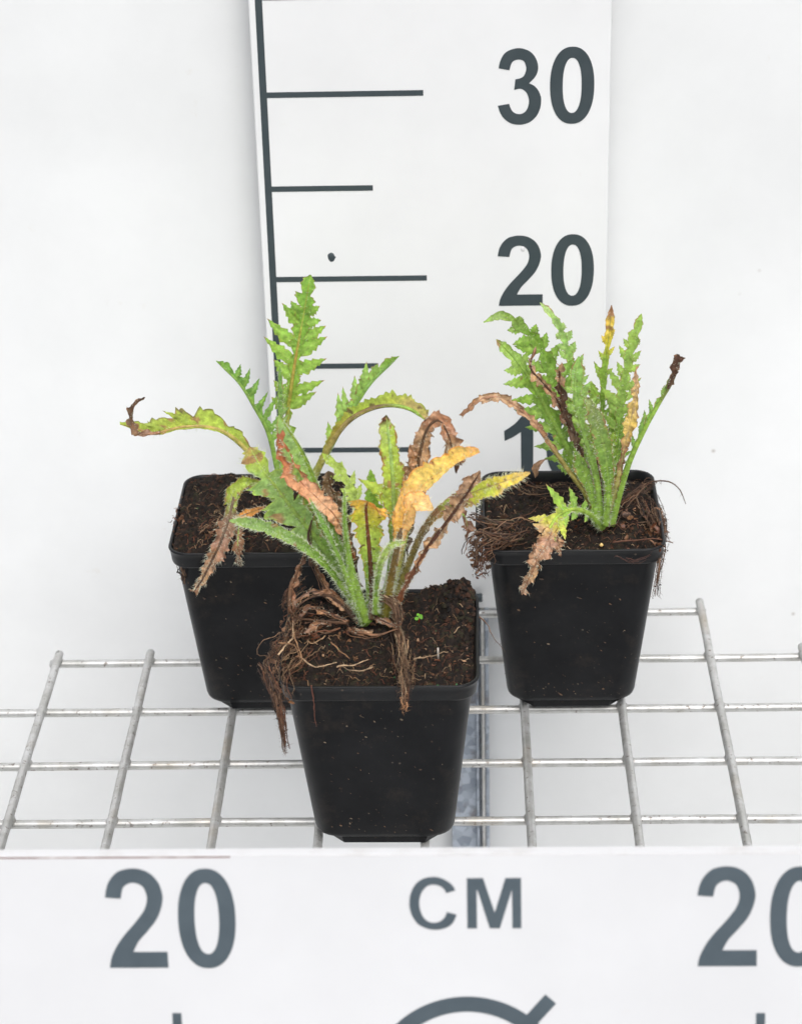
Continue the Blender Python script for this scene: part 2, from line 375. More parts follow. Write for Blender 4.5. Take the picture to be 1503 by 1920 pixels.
# ---- wire shelf
GX, GY, PSI = -23.4863, 108.86, .0134944
def grid(a, b, z): return Vector((math.cos(PSI)*a-math.sin(PSI)*b*-1*-1, 0, 0)) if False else Vector((math.cos(PSI)*a+math.sin(PSI)*b, GY+math.sin(PSI)*a-math.cos(PSI)*b, z))+Vector((GX if False else 0, 0, 0))
def G3(i, k, z):
    a = GX+5*i; b = -5*k
    return Vector((math.cos(PSI)*a-math.sin(PSI)*b, GY+math.sin(PSI)*a+math.cos(PSI)*b, z))
shelf = empty('wire_shelf', G3(3.5, 4, 0), 'galvanised welded wire mesh shelf under the three black pots', 'shelf')
rw = .215
rnd = random.Random(4)
def wire(p, q, r, n=26, lump=True):
    mb = MB(); pts = []; rad = []
    L = (q-p).length; n = max(8, int(L/.5))
    sd = rnd.random()*50
    for i in range(n+1):
        t = i/n; pt = p.lerp(q, t)+Vector((nz(t*L*.12, sd)*.06, 0, nz(t*L*.12, sd+9)*.05)); pts.append(pt); rad.append(r*(1+.05*nz(t*L*1.5, sd+5)))
    pts = [p-(q-p).normalized()*.04]+pts+[q+(q-p).normalized()*.04]; rad = [r*.7]+rad+[r*.7]
    mb.tube(pts, rad, 12); mb.build('wire', M_wire, shelf)
for k in range(0, 9):
    i0, i1 = {0: (4.45, 7.05), 1: (-.08, 9.4)}.get(k, (-4.3, 13.3))
    wire(G3(i0, k, 0), G3(i1, k, 0), rw)
for i in range(-4, 14):
    k0 = 0 if 4 < i <= 7 else (1 if 0 <= i <= 9 else 2)
    wire(G3(i, k0-.11, .33), G3(i, 8.3, .33), rw*1.04)
# beads of zinc at the welds
mb = MB()
for k in range(1, 9):
    for i in range(-4, 14):
        if k == 1 and not 0 <= i <= 9: continue
        q = G3(i, k, .17)+Vector((rnd.uniform(-.03, .03), rnd.uniform(-.03, .03), 0)); n_ = 8; vs = []
        for a_, (rr_, zz_) in enumerate(((.2, -.12), (.31, -.02), (.27, .1), (.12, .2))):
            vs += [q+Vector((rr_*1.05*math.cos(t_), rr_*1.15*math.sin(t_)*rnd.uniform(.8, 1.15), zz_)) for t_ in [6.283*j/n_ for j in range(n_)]]
        mb.add(vs, [(a_*n_+j, a_*n_+(j+1) % n_, (a_+1)*n_+(j+1) % n_, (a_+1)*n_+j) for a_ in range(3) for j in range(n_)]+[tuple(3*n_+j for j in range(n_))])
wb = mb.build('weld_beads', M_wire, shelf); wb['kind'] = 'stuff'

# ---- upright steel post under the ruler
post = empty('shelf_post', (-.9, 112.3, -60), 'galvanised slotted steel post below the ruler, seen through the shelf behind the front pot', 'post')
a0 = at(862, 1450, 112.6).x; a1 = at(893, 1450, 112.6).x; a2 = at(917, 1450, 112.6).x
mb = MB(); mb.box((a0-.5, 111.9, -88), (a1, 112.1, -1.0)); mb.build('web', M_post, post, smooth=False, bevel=.03)
mb = MB(); mb.box((a1+.02, 111.3, -88), (a1+.17, 112.6, -1.0)); mb.build('flange', M_post, post, smooth=False, bevel=.03)
mb = MB(); mb.box((a2-.2, 111.3, -88), (a2, 112.6, -.9)); mb.build('flange', M_post, post, smooth=False, bevel=.03)
mb = MB(); mb.tube([(a1+.42, 111.2, -88), (a1+.42, 111.2, -.9)], .1, 10); mb.build('hanger_rod', M_wire, post)
mb = MB(); mb.box((a1+.2, 112.3, -88), (a2-.22, 112.6, -1.0)); mb.build('back_strip', M_post, post, smooth=False)
mb = MB(); mb.box((a1-.1, 110.4, -.15), (a1+.45, 110.95, .2)); mb.build('clip', M_vinyl, post, smooth=False, bevel=.08)

# ------------------------------------------------------------------ pots
def ring(cx, cy, hw, r, z, n=7, yaw=0.):
    o = []
    for (sx, sy, a0) in ((1, 1, 0), (-1, 1, 90), (-1, -1, 180), (1, -1, 270)):
        for k in range(n+1):
            a = math.radians(a0+90*k/n); x = sx*(hw-r)+r*math.cos(a); y = sy*(hw-r)+r*math.sin(a)
            o.append((cx+x*math.cos(yaw)-y*math.sin(yaw), cy+x*math.sin(yaw)+y*math.cos(yaw), z))
    return o
def loft(mb, rings, cap0=True, cap1=False):
    n = len(rings[0]); vs = [p for r in rings for p in r]; fs = []
    for i in range(len(rings)-1):
        for k in range(n): k2 = (k+1) % n; fs.append((i*n+k, i*n+k2, (i+1)*n+k2, (i+1)*n+k))
    if cap0: fs.append(tuple(range(n))[::-1])
    if cap1: fs.append(tuple((len(rings)-1)*n+k for k in range(n)))
    mb.add(vs, fs)
ZO = 0.
def make_pot(root, cx, cy, yaw, W=1.):
    K = 1+ZO/9.05
    def r(hw, rr, z): return ring(cx, cy, hw*W, rr*W, .56+(z-.56)*K, 7, yaw)
    mb = MB()
    prof = [(2.95, .9, 1.0), (3.1, 1.05, 1.02), (3.22, 1.1, 1.12), (3.27, 1.1, 1.3)]
    for k in range(1, 9): t = k/8; prof.append((3.27+.88*t, 1.1-.1*t, 1.3+7.5*t))
    prof += [(4.16, .98, 8.85), (4.02, .95, 8.87), (3.98, .95, 8.6), (3.05, .9, 1.3), (2.9, .9, 1.28)]
    loft(mb, [r(*p) for p in prof], True, True); pot = mb.build('pot', M_pot, root)
    mb = MB()
    lip = [(4.17, .98, 8.84), (4.34, .98, 8.86), (4.36, 1., 8.92), (4.40, 1., 9.3), (4.43, 1., 9.5), (4.47, 1.02, 9.56), (4.48, 1.02, 9.60), (4.44, 1., 9.635), (4.36, .98, 9.63), (4.31, .95, 9.57), (4.24, .92, 9.2), (4.17, .9, 8.86), (4.17, .98, 8.84)]
    loft(mb, [r(*p) for p in lip], False, False); mb.build('rim', M_rim, pot)
    mb = MB(); a = 2.0; h = 3.02
    def octo(h, a, z): return [(cx+(x*math.cos(yaw)-y*math.sin(yaw))*W, cy+(x*math.sin(yaw)+y*math.cos(yaw))*W, z) for x, y in ((h, -a), (h, a), (a, h), (-a, h), (-h, a), (-h, -a), (-a, -h), (a, -h))]
    loft(mb, [octo(h-.12, a-.2, .56), octo(h-.05, a-.1, .62), octo(h, a, 1.03)], True, True)
    mb.build('foot', M_pot, pot, smooth=False)
    return pot
PEAT = [lin((26, 21, 19)), lin((37, 29, 24)), lin((52, 39, 31)), lin((21, 18, 17)), lin((46, 44, 31)), lin((66, 44, 33))]
def soil_h(x, y, sd):
    d = max(abs(x), abs(y))
    h = 9.10+ZO+.20*nz(x*.7, y*.7, sd)+.22*nz(x*2.1, y*2.1, sd+3)+.15*nz(x*5, y*5, sd+6)+.09*nz(x*11, y*11, sd+8)-.12*max(0, (max(abs(x), abs(y))-3.5))
    return h
def make_soil(root, cx, cy, yaw, sd, mound, n=120, hw=4.27):
    mb = MB(); vs = []; cs = []; fs = []
    def hgt(x, y): return soil_h(x, y, sd)+mound(x, y)
    def W(x, y): return (cx+x*math.cos(yaw)-y*math.sin(yaw), cy+x*math.sin(yaw)+y*math.cos(yaw))
    for j in range(n+1):
        for i in range(n+1):
            x = -hw+2*hw*i/n; y = -hw+2*hw*j/n
            # rounded corners
            rr = .9; ax, ay = abs(x)-(hw-rr), abs(y)-(hw-rr)
            if ax > 0 and ay > 0:
                d = math.hypot(ax, ay)
                if d > rr: x -= math.copysign((d-rr)*ax/d, x); y -= math.copysign((d-rr)*ay/d, y)
            wx, wy = W(x, y); vs.append((wx, wy, hgt(x, y)))
            k = .5+.5*nz(x*1.1, y*1.1, sd+20); c = mixc(PEAT[0], PEAT[1], k*1.2)
            if nz(x*3, y*3, sd+31) > .28: c = mixc(c, PEAT[4], .6)
            if nz(x*4, y*4, sd+41) > .38: c = mixc(c, PEAT[5], .7)
            cs.append(c)
    for j in range(n):
        for i in range(n): fs.append((j*(n+1)+i, j*(n+1)+i+1, (j+1)*(n+1)+i+1, (j+1)*(n+1)+i))
    mb.add(vs, fs, cs); so_ = mb.build('soil', M_soil, root)
    # crumbs and short fibres lying on it
    r = random.Random(sd*7+1); mb = MB()
    def rnd_xy():
        while True:
            x, y = r.uniform(-4.2, 4.2), r.uniform(-4.2, 4.2)
            if not (abs(x) > 3.5 and abs(y) > 3.5 and math.hypot(abs(x)-3.4, abs(y)-3.4) > .8): return x, y
    for _ in range(2600):
        x, y = rnd_xy(); s = .025+.11*r.random()**3.2; wx, wy = W(x, y); z = hgt(x, y)
        c = r.choice(PEAT); q = r.random()
        if q < .012: c = lin((150, 145, 130)); s *= .45
        elif q < .03: c = lin((70, 130, 85)); s *= .5
        k = 5; vs = [(wx+s*math.cos(a)*(.7+.6*r.random()), wy+s*math.sin(a)*(.7+.6*r.random()), z-s*.2+s*.3*r.random()) for a in [2*math.pi*i/k+r.random()*.6 for i in range(k)]]
        vs += [(wx+r.uniform(-.3, .3)*s, wy+r.uniform(-.3, .3)*s, z+s*(.5+.6*r.random())), (wx, wy, z-s*.6)]
        mb.add(vs, [(i, (i+1) % k, k) for i in range(k)]+[((i+1) % k, i, k+1) for i in range(k)], c)
    cr = mb.build('crumbs', M_soil, so_, smooth=False); cr['kind'] = 'stuff'
    mb = MB()
    for _ in range(420):
        x, y = rnd_xy(); L = .15+.8*r.random()**2.2; a = r.random()*6.28; cv = r.uniform(-1.6, 1.6); pts = []; rad = []
        n2 = 7; r0 = r.choice((.006, .008, .012, .02)); px_, py_ = x, y
        lift = r.uniform(0, .12)
        for i in range(n2):
            wx, wy = W(px_, py_); pts.append((wx, wy, hgt(max(-4.2, min(4.2, px_)), max(-4.2, min(4.2, py_)))+.02+lift*math.sin(math.pi*i/n2)+r.uniform(0, .03)))
            rad.append(r0*(1-.5*i/n2)); px_ += L/n2*math.cos(a); py_ += L/n2*math.sin(a); a += cv/n2+r.uniform(-.3, .3)
            px_ = max(-4.25, min(4.25, px_)); py_ = max(-4.25, min(4.25, py_))
        c = r.choice([lin((120, 84, 58)), lin((96, 64, 44)), lin((150, 118, 86)), lin((178, 150, 118)), lin((105, 60, 40))])
        mb.tube(pts, rad, 4, c)
    fb = mb.build('root_fibres', M_root, so_); fb['kind'] = 'stuff'
    return so_, hgt, W

# ------------------------------------------------------------------ leaves
def spline(pts, n):
    P = [np.array(p, float) for p in pts]; P = [2*P[0]-P[1]]+P+[2*P[-1]-P[-2]]; out = []
    for i in range(1, len(P)-2):
        for k in range(16):
            t = k/16; a, b_, c, d = P[i-1:i+3]
            out.append(.5*((2*b_)+(-a+c)*t+(2*a-5*b_+4*c-d)*t*t+(-a+3*b_-3*c+d)*t**3))
    out.append(P[-2]); out = np.array(out); L = np.concatenate([[0], np.cumsum(np.linalg.norm(np.diff(out, axis=0), axis=1))])
    ts = np.linspace(0, L[-1], n); return np.stack([np.interp(ts, L, out[:, k]) for k in range(3)], 1), L[-1]
GREEN = lin((126, 164, 76)); BGREEN = lin((136, 170, 104)); MID = lin((118, 158, 68)); DGREEN = lin((102, 134, 72)); YG = lin((168, 194, 88)); PALE = lin((178, 204, 120))
YEL = lin((226, 204, 96)); PEACH = lin((236, 196, 138)); ORG = lin((214, 150, 72)); BR = lin((158, 120, 94)); TAN = lin((192, 160, 128)); DBR = lin((82, 58, 46)); RBR = lin((150, 92, 62)); GBR = lin((112, 94, 76)); OLIVE = lin((146, 146, 74)); STK = lin((150, 188, 90)); PINKB = lin((176, 136, 116))
HAIRC = lin((226, 230, 206))

def leaf(root, yc, pts, wl, wr, col, t0=.35, lobes=(7, .6, .25), sweep=.75, aL=15, aR=15, tw=0, rib=(8, 2), ribcol=None, ribback=True,
         margin=(BR, .12), patch=(BR, 0., 0.), crump=.6, curl=12, hair=(260, 9), seed=1, fing=None, xl=None, mat=None, label=None, dry=False, name='leaf', nt_=190, streak=None):
    r = random.Random(seed); cpts = [tuple(at(p[0], p[1], yc+p[2])) for p in pts]
    C, Ltot = spline(cpts, nt_); C = [Vector(c) for c in C]; ns = 7
    def lobefn(side):
        nl, depth, tooth = lobes; edges = [t0]
        for i in range(nl): edges.append(t0+(.985-t0)*((i+1)/nl)**1.0+r.uniform(-.25, .25)*(.6/nl) if i < nl-1 else 1.0)
        sc = [1-.25*r.random() for _ in range(nl)]; pk = [r.uniform(.5, .68) for _ in range(nl)]; dp = [depth*r.uniform(.8, 1.1) for _ in range(nl)]
        def f(t):
            if t < t0: return 1., 0
            for i in range(nl):
                if t <= edges[i+1]: break
            x = (t-edges[i])/max(edges[i+1]-edges[i], 1e-5); x = max(0, min(1, x))
            y = x/pk[i] if x < pk[i] else (1-x)/(1-pk[i]); p = math.sin(min(y, 1)*math.pi/2)**(.75 if depth < .45 else 1.15)
            if i == nl-1 : p = max(p, 1-(1-x)*.2) if x > pk[i] else p
            e = 1-dp[i]+dp[i]*p; tt = x*3.3+i*.37; tt -= math.floor(tt)
            return e*sc[i]*(1-tooth*tt*p), i
        return f
    fL, fR = lobefn(-1), lobefn(1)
    vs = []; cs = []; info = {}
    rows = []
    if dry: wl = [(a_, w_*1.3) for a_, w_ in wl]; wr = [(a_, w_*1.3) for a_, w_ in wr]
    for i in range(nt_):
        t = i/(nt_-1); P = C[i]; T = (C[min(i+1, nt_-1)]-C[max(i-1, 0)]).normalized(); D = (P-CP).normalized()
        W0 = D.cross(T); W0 = W0.normalized() if W0.length > 1e-4 else CR.copy(); Nn = W0.cross(T).normalized()
        a = math.radians(interp(tw, t)); W1 = W0*math.cos(a)+Nn*math.sin(a); N1 = Nn*math.cos(a)-W0*math.sin(a)
        sc = pxs(P); row = []
        for side, w_, f, ang in ((-1, wl, fL, aL), (1, wr, fR, aR)):
            e, li = f(t); w = interp(w_, t)*sc*e*((.46+.54*min(1, max(0, (t-.80)/.13))) if (fing and t > t0) else 1); A0 = math.radians(interp(ang, t)); half = []
            pos = P.copy(); 
            for j in range(ns):
                s = j/(ns-1)
                if j: 
                    A = A0+math.radians(curl)*(s-.5)*2+.25*nz(t*9+seed, s*1.5, side*3+seed)*min(1, crump)
                    pos = pos+(W1*(side*math.cos(A))+N1*math.sin(A))*(w/(ns-1))
                q = pos+T*(sweep*w*s**1.3) if t > t0 else pos.copy()
                if j:
                    am = crump*.11*min(1, w/.3+.15)
                    q += N1*(am*(s**.7)*(nz(q.x*2.2, q.y*2.2+seed, q.z*2.2)+.55*nz(q.x*6, q.y*6, q.z*6+seed)))
                    if dry: q += Vector((nz(q.x*3, q.y*3, q.z*3+seed), nz(q.x*3+7, q.y*3, q.z*3+seed), nz(q.x*3, q.y*3+7, q.z*3+seed)))*(.16*crump*s)
                g = nz(q.x*1.1, q.y*1.1+seed*2, q.z*1.1); c = interp(col, max(0, min(1, t+g*.10)))
                vein = abs(((t*nt_*.0 + (t-sweep*0.05*s)*lobes[0]*2.0) % 1)-.5)
                c = mixc(c, tuple(min(1, v*1.35) for v in c), (1-min(1, vein/.10))*.30*(1-s) if not dry else 0)
                if s < .12 and not dry: c = mixc(c, PALE, .35)
                mc, ma = margin
                if s > 1-ma*(1+2.2*nz(t*11, side*4.+seed, 2.)) and t > t0: c = mixc(c, mc, .8)
                pc, pf, pscale = patch
                if pf > 0 and nz(q.x*pscale, q.y*pscale+seed, q.z*pscale+11) > .5-pf: c = mixc(c, pc, .85)
                k = .5+.5*nz(q.x*4, q.y*4, q.z*4+5); c = tuple(v*(.80+.40*k) for v in c)
                if dry: k = nz(q.x*5, q.y*5+3, q.z*5); c = mixc(c, DBR, max(0, k*.9))
                half.append((q, c))
            row.append(half)
        rows.append((row, T, N1, W1, P, sc))
    mb = MB(); fs = []; per = 2*ns-1
    for row, *_ in rows:
        l = row[0][::-1]; rr_ = row[1][1:]
        for q, c in l+rr_: vs.append(q); cs.append(c)
    for i in range(nt_-1):
        for j in range(per-1): fs.append((i*per+j, i*per+j+1, (i+1)*per+j+1, (i+1)*per+j))
    mb.add(vs, fs, cs)
    fl = list(xl or [])
    if fing:
        nf, fa, fw = fing
        for side in (-1, 1):
            w_ = wl if side < 0 else wr
            for k in range(nf):
                t = t0+.03+(.84-t0)*(k+.5+r.uniform(-.25, .25)+(.25 if side > 0 else 0))/nf
                ln = interp(w_, min(1, t+.06))*1.34*r.uniform(.78, 1.12)
                if ln > 9: fl.append((t, side, ln, fw*(.75+.25*ln/40)*r.uniform(.85, 1.15), fa+r.uniform(-9, 9)))
    for (t, side, ln, hw, an) in fl:
        row, T, N1, W1, P, sc = rows[min(nt_-1, int(t*(nt_-1)))]; A0 = math.radians(interp(aL if side < 0 else aR, t)); a = math.radians(an)
        O = W1*(side*math.cos(A0))+N1*math.sin(A0); d = (O*math.sin(a)+T*math.cos(a)).normalized(); nrm = O.cross(T)*(-side); nrm = nrm.normalized() if nrm.length > 1e-5 else N1
        p = P+d*(.02)+N1*.012; L = ln*sc*1.08; h = hw*sc*.86; m_ = 30; lv = []; lc = []; bend = r.uniform(-.15, .3); ph = r.random()*9
        for q_ in range(m_+1):
            x = q_/m_; dd = (d+T*(bend*x)+nrm*(.25*nz(x*2, ph))).normalized(); e_ = dd.cross(nrm).normalized()
            tt = (x*4.2+ph) % 1; wd = h*(min(1, (.45+x*2.2))*(1-max(0, (x-.22)/.78)**1.15))*(1-.38*tt*(x > .12)); wd2 = h*(min(1, (.45+x*2.2))*(1-max(0, (x-.22)/.78)**1.15))*(1-.38*((tt+.45) % 1)*(x > .12))
            g = nz(p.x*1.1, p.y*1.1+seed*2, p.z*1.1); c = interp(col, max(0, min(1, t+.05*x+g*.1)))
            if x > .93: c = mixc(c, margin[0], .8)
            for j, (sg, ww) in enumerate(((-1, wd), (-.5, wd), (0, 0), (.5, wd2), (1, wd2))):
                kk = .5+.5*nz(p.x*4, p.y*4+j, p.z*4+5); v_ = p+e_*(sg*ww)+dd*(abs(sg)*ww*.55)+nrm*(.03*abs(sg)+.03*nz(p.x*6, p.z*6+j, seed))
                lv.append(v_); c2 = mixc(c, PALE, .25) if j == 2 else c
                if abs(sg) == 1: c2 = mixc(c2, margin[0], .35*(nz(p.x*5, p.z*5, j) > 0))
                lc.append(tuple(v*(.8+.4*kk) for v in c2))
            p = p+dd*(L/m_)
        mb.add(lv, [(q_*5+j, q_*5+j+1, q_*5+j+6, q_*5+j+5) for q_ in range(m_) for j in range(4)], lc)
    lf = mb.build(name, mat or (M_dry if dry else M_leaf), root, label=label)
    # stalk and midrib
    mb = MB(); pts_ = []; rad = []; cc = []
    for i in range(0, nt_, 3):
        row, T, N1, W1, P, sc = rows[i]; t = i/(nt_-1); rr_ = (rib[0]*(1-t)**1.1+rib[1]*(1-(1-t)**1.1))*sc
        if t > .93: rr_ *= (1-t)/.07+.05
        pts_.append(P-N1*(rr_*.75 if (ribback and t > t0) else 0)); rad.append(max(rr_, .008))
        c = interp(ribcol, t) if ribcol else interp([(0, STK), (.35, STK), (.7, interp(col, .7)), (1, interp(col, 1))], t)
        k = .5+.5*nz(P.x*3, P.y*3, P.z*3+seed); cc.append(tuple(v*(.8+.4*k) for v in c))
    mb.tube(pts_, rad, 9, cc, .8); mb.build('stalk', mat or (M_dry if dry else M_leaf), lf)
    # bristly hairs
    if hair and hair[0]:
        mb = MB(); nh, hl = hair
        for _ in range(nh):
            i = int(r.random()**.9*(nt_-8))+2; row, T, N1, W1, P, sc = rows[i]; side = r.choice((0, 1)); sg = (-1, 1)[side]; t = i/(nt_-1)
            k = r.random(); half = row[side]
            if t < t0 or k < .3:
                a = r.uniform(-.3, 1.2); rr_ = (rib[0]*(1-t)+rib[1]*t)*sc; p = P+W1*(sg*rr_*math.cos(a)*.95)+N1*(rr_*math.sin(a)*.8); d = W1*(sg*math.cos(a))+N1*math.sin(a)
            elif k < .82: p = half[-1][0]; d = (half[-1][0]-half[-2][0]); d = d.normalized() if d.length > 1e-5 else W1*sg
            else: p = half[r.randrange(1, ns)][0]; d = N1+W1*r.uniform(-.6, .6)
            d = d+T*r.uniform(-.1, .7)+Vector((r.uniform(-.35, .35), r.uniform(-.35, .35), r.uniform(-.35, .35)))
            L = hl*sc*r.uniform(.5, 1.25)
            mb.spike(p, d, L, .0105, mixc(HAIRC, interp(col, t), .25))
        h = mb.build('hairs', M_hair, lf); h['kind'] = 'stuff'
    return lf

def strands(root, Y, path, n, spread, rad, cols, seed, name='root_strand', wig=.25, label=None, dY=.3, taper=True, mat=None):
    if n > 4: n = int(n*1.7); rad *= .6
    """a bundle of fibres that follows a path"""
    r = random.Random(seed); base = [atz(p[0], p[1], p[2][0]+ZO) if len(p) > 2 and isinstance(p[2], tuple) else at(p[0], p[1], Y+(p[2] if len(p) > 2 else 0)) for p in path]
    C, L = spline([tuple(b) for b in base], max(18, int(L0*5) if (L0 := sum((base[i+1]-base[i]).length for i in range(len(base)-1))) else 14))
    sc = pxs(base[0]); mb = MB()
    for k in range(n):
        a = r.uniform(0, .4)*(0 if n == 1 else 1); b_ = 1-(r.random()**1.6)*.5*(0 if n == 1 else 1); off = Vector((r.gauss(0, 1)*spread*sc*.5, r.gauss(0, 1)*dY*(n > 1), r.gauss(0, 1)*spread*sc*.35)); ph = r.random()*40
        pts = []; rr = []; i0, i1 = int(a*(len(C)-1)), int(b_*(len(C)-1)); r1 = rad*sc*r.uniform(.5, 1.3) if n > 1 else rad*sc
        for i in range(i0, i1+1):
            t = i/(len(C)-1); w = wig*(.7 if n > 1 else .35)
            pts.append(Vector(C[i])+off*(1-.3*t)+Vector((nz(i*.16, ph), nz(i*.16, ph+5), nz(i*.16, ph+9)))*w+Vector((nz(i*.55, ph), nz(i*.55, ph+5), nz(i*.55, ph+9)))*(w*.35)); rr.append(r1*(1-.6*t if taper else 1)*(1+.45*nz(i*.4, ph+3)))
        if len(pts) > 2:
            c = r.choice(cols); kf = r.uniform(.5, 1.1); c = tuple(v*kf for v in c); mb.tube(pts, rr, 6 if n == 1 else 5, [tuple(v*(.65+.7*(.5+.5*nz(i_*.5, ph))) for v in c) for i_ in range(len(pts))], .45 if n == 1 else .8)
            if n > 8:
                for q in range(3):
                    p = r.choice(pts)+Vector((r.gauss(0, .06), r.gauss(0, .06), r.gauss(0, .06))); s_ = r.uniform(.02, .075); vs_ = [p+Vector((r.uniform(-1, 1), r.uniform(-1, 1), r.uniform(-1, 1))).normalized()*s_*r.uniform(.6, 1.3) for _ in range(5)]; mb.add(vs_, [(0, 1, 2), (0, 2, 3), (0, 3, 1), (4, 2, 1), (4, 3, 2), (4, 1, 3)], r.choice(PEAT))
            for q in range(int(len(pts)*(1.3 if name == 'hanging_root' else .5))):
                p = r.choice(pts); mb.spike(p, Vector((r.uniform(-1, 1), r.uniform(-1, 1), r.uniform(-1, .6))), r.uniform(.08, .3), .009, c)
    return mb.build(name, mat or M_root, root, label=label)

def scraps(root, box, n, cols, seed, name='leaf_scraps', size=(.08, .42), label=None):
    """small curled flakes of dead leaf and bark; box = list of (x0,x1,y0,y1,z0,z1) in centimetres"""
    r = random.Random(seed); mb = MB()
    for _ in range(n):
        x0, x1, y0, y1, z0, z1 = r.choice(box); p = Vector((r.uniform(x0, x1), r.uniform(y0, y1), r.uniform(z0, z1)))
        L = r.uniform(*size)*r.uniform(.5, 1.2); w = L*r.uniform(.12, .4); t = Vector((r.gauss(0, 1), r.gauss(0, 1), r.gauss(0, .6))).normalized(); u = t.orthogonal().normalized(); u = (u*math.cos(r.random()*6)+t.cross(u)*math.sin(r.random()*6)).normalized()
        nn = t.cross(u).normalized(); c0_ = r.choice(cols); vs = []; cs = []; cu = r.uniform(-2.5, 2.5); m_ = 6
        for i in range(m_+1):
            x = i/m_; ww = w*(.35+.65*math.sin(math.pi*min(1, .15+x*.85)))*r.uniform(.6, 1.2); d = (t+nn*(cu*(x-.5))).normalized(); p = p+d*(L/m_)
            for sg in (-1, 0, 1):
                vs.append(p+u*(sg*ww)+nn*(.35*ww*abs(sg)+r.uniform(-.01, .01))); k = r.uniform(.6, 1.25); cs.append(tuple(v*k for v in c0_))
        mb.add(vs, [(i*3+j, i*3+j+1, i*3+j+4, i*3+j+3) for i in range(m_) for j in (0, 1)], cs)
    o = mb.build(name, M_dry, root, label=label); o['kind'] = 'stuff'; return o
ROOTC = [lin((104, 76, 56)), lin((84, 62, 48)), lin((134, 104, 80)), lin((66, 50, 42)), lin((112, 72, 50))]
TWIGC = [lin((122, 88, 64)), lin((100, 66, 52))]
PALEF = [lin((186, 160, 128)), lin((160, 128, 96))]

# ============ FRONT PLANT
ZO = .37
FX, FY, FYAW = -5.05, 89.2, .006
front = empty('potted_plant', (FX, FY, .56), 'front black pot of hairy poppy leaves, some bright yellow and orange', 'potted plant', 'poppy plants in black square pots')
make_pot(front, FX, FY, FYAW)
def mound_f(x, y):
    h = .12+.85*math.exp(-((x-3.7)**2/1.2+(y-3.6)**2/2.6)) + .45*math.exp(-((x-2.4)**2/4+(y-4)**2/1.2)) + .3*math.exp(-((x+.7)**2+(y-.4)**2)/2)
    h += .5*math.exp(-((x+4.1)**2/1.4+(y+1.6)**2/9))
    return h
sF, hF, WF = make_soil(front, FX, FY, FYAW, 3, mound_f)
c0 = atz(684, 1172, 9.35+ZO); YCF = c0.y; print('crown F', c0)
A = dict(root=front, yc=YCF)
# big broad leaf on the left
leaf(pts=[(680,1165,0),(642,1085,.2),(596,1015,0),(556,965,-.1),(520,917,-.2),(492,880,-.2),(468,838,-.1)], wl=[(0,4),(.3,10),(.4,52),(.5,66),(.62,62),(.78,60),(.9,44),(.97,22),(1,1)], wr=[(0,4),(.25,8),(.36,36),(.5,58),(.62,58),(.75,50),(.88,34),(.96,18),(1,1)], col=[(0,STK),(.3,MID),(.45,BGREEN),(.8,BGREEN),(.93,YG),(1,BR)], t0=.26, lobes=(5,.72,.3), sweep=.6, aL=8, aR=18, rib=(9,1.3), ribback=False, ribcol=[(0,STK),(.3,lin((150,190,104))),(1,lin((180,200,120)))], margin=(YG,.06), patch=(BR,.06,1.6), crump=1.1, seed=11, hair=(520,10), label='broad blue green leaf with a pale midrib', **A)
# lowest narrow leaf
leaf(pts=[(684,1172,-.2),(655,1118,-.5),(612,1062,-1.1),(572,1028,-1.5),(530,1002,-1.9),(485,985,-2.2),(430,976,-2.4)], wl=[(0,4),(.25,7),(.5,11),(.7,16),(.88,16),(1,2)], wr=[(0,4),(.3,7),(.42,10),(.6,18),(.75,21),(.9,16),(1,2)], col=[(0,STK),(.4,MID),(.55,GREEN),(.75,BGREEN),(1,BGREEN)], t0=.3, lobes=(8,.35,.3), aL=25, aR=30, rib=(9,2.5), margin=(YG,.05), patch=(BR,.04,2.), seed=12, hair=(760,12), label='narrow green leaf reaching low to the left over the pot edge', **A)
# upright folded leaf with a brown left side
leaf(pts=[(686,1165,-.1),(662,1090,-.4),(640,1030,-.7),(612,960,-.9),(590,900,-1),(562,840,-1),(523,778,-.9)], wl=[(0,5),(.3,12),(.42,26),(.6,46),(.72,50),(.85,42),(.94,26),(1,1)], wr=[(0,4),(.4,10),(.6,14),(.8,12),(1,1)], col=[(0,STK),(.35,MID),(.6,GREEN),(.85,BGREEN),(1,BGREEN)], t0=.3, lobes=(6,.35,.2), sweep=.6, aL=20, aR=65, rib=(10,2.4), ribback=False, ribcol=[(0,STK),(.5,MID),(1,YG)], margin=(BR,.10), patch=(DBR,.05,1.8), seed=13, hair=(760,10), label='tall folded green leaf with a bristly right edge', **A)
leaf(pts=[(665,1050,-.6),(632,975,-1.1),(595,935,-1.35),(560,900,-1.4),(536,862,-1.4),(524,815,-1.3)], wl=[(0,2),(.2,10),(.4,20),(.7,24),(.9,18),(1,5)], wr=[(0,2),(.2,12),(.5,20),(.8,18),(1,4)], col=[(0,lin((190,130,96))),(.4,lin((222,176,140))),(.65,lin((216,160,122))),(.85,lin((190,118,78))),(1,lin((176,110,76)))], t0=.1, lobes=(4,.3,.3), aL=30, aR=10, curl=30, rib=(3,1.2), ribcol=[(0,RBR),(1,RBR)], margin=(RBR,.12), crump=1.1, dry=True, seed=14, hair=(120,8), label='dry orange brown curled leaf', **A)
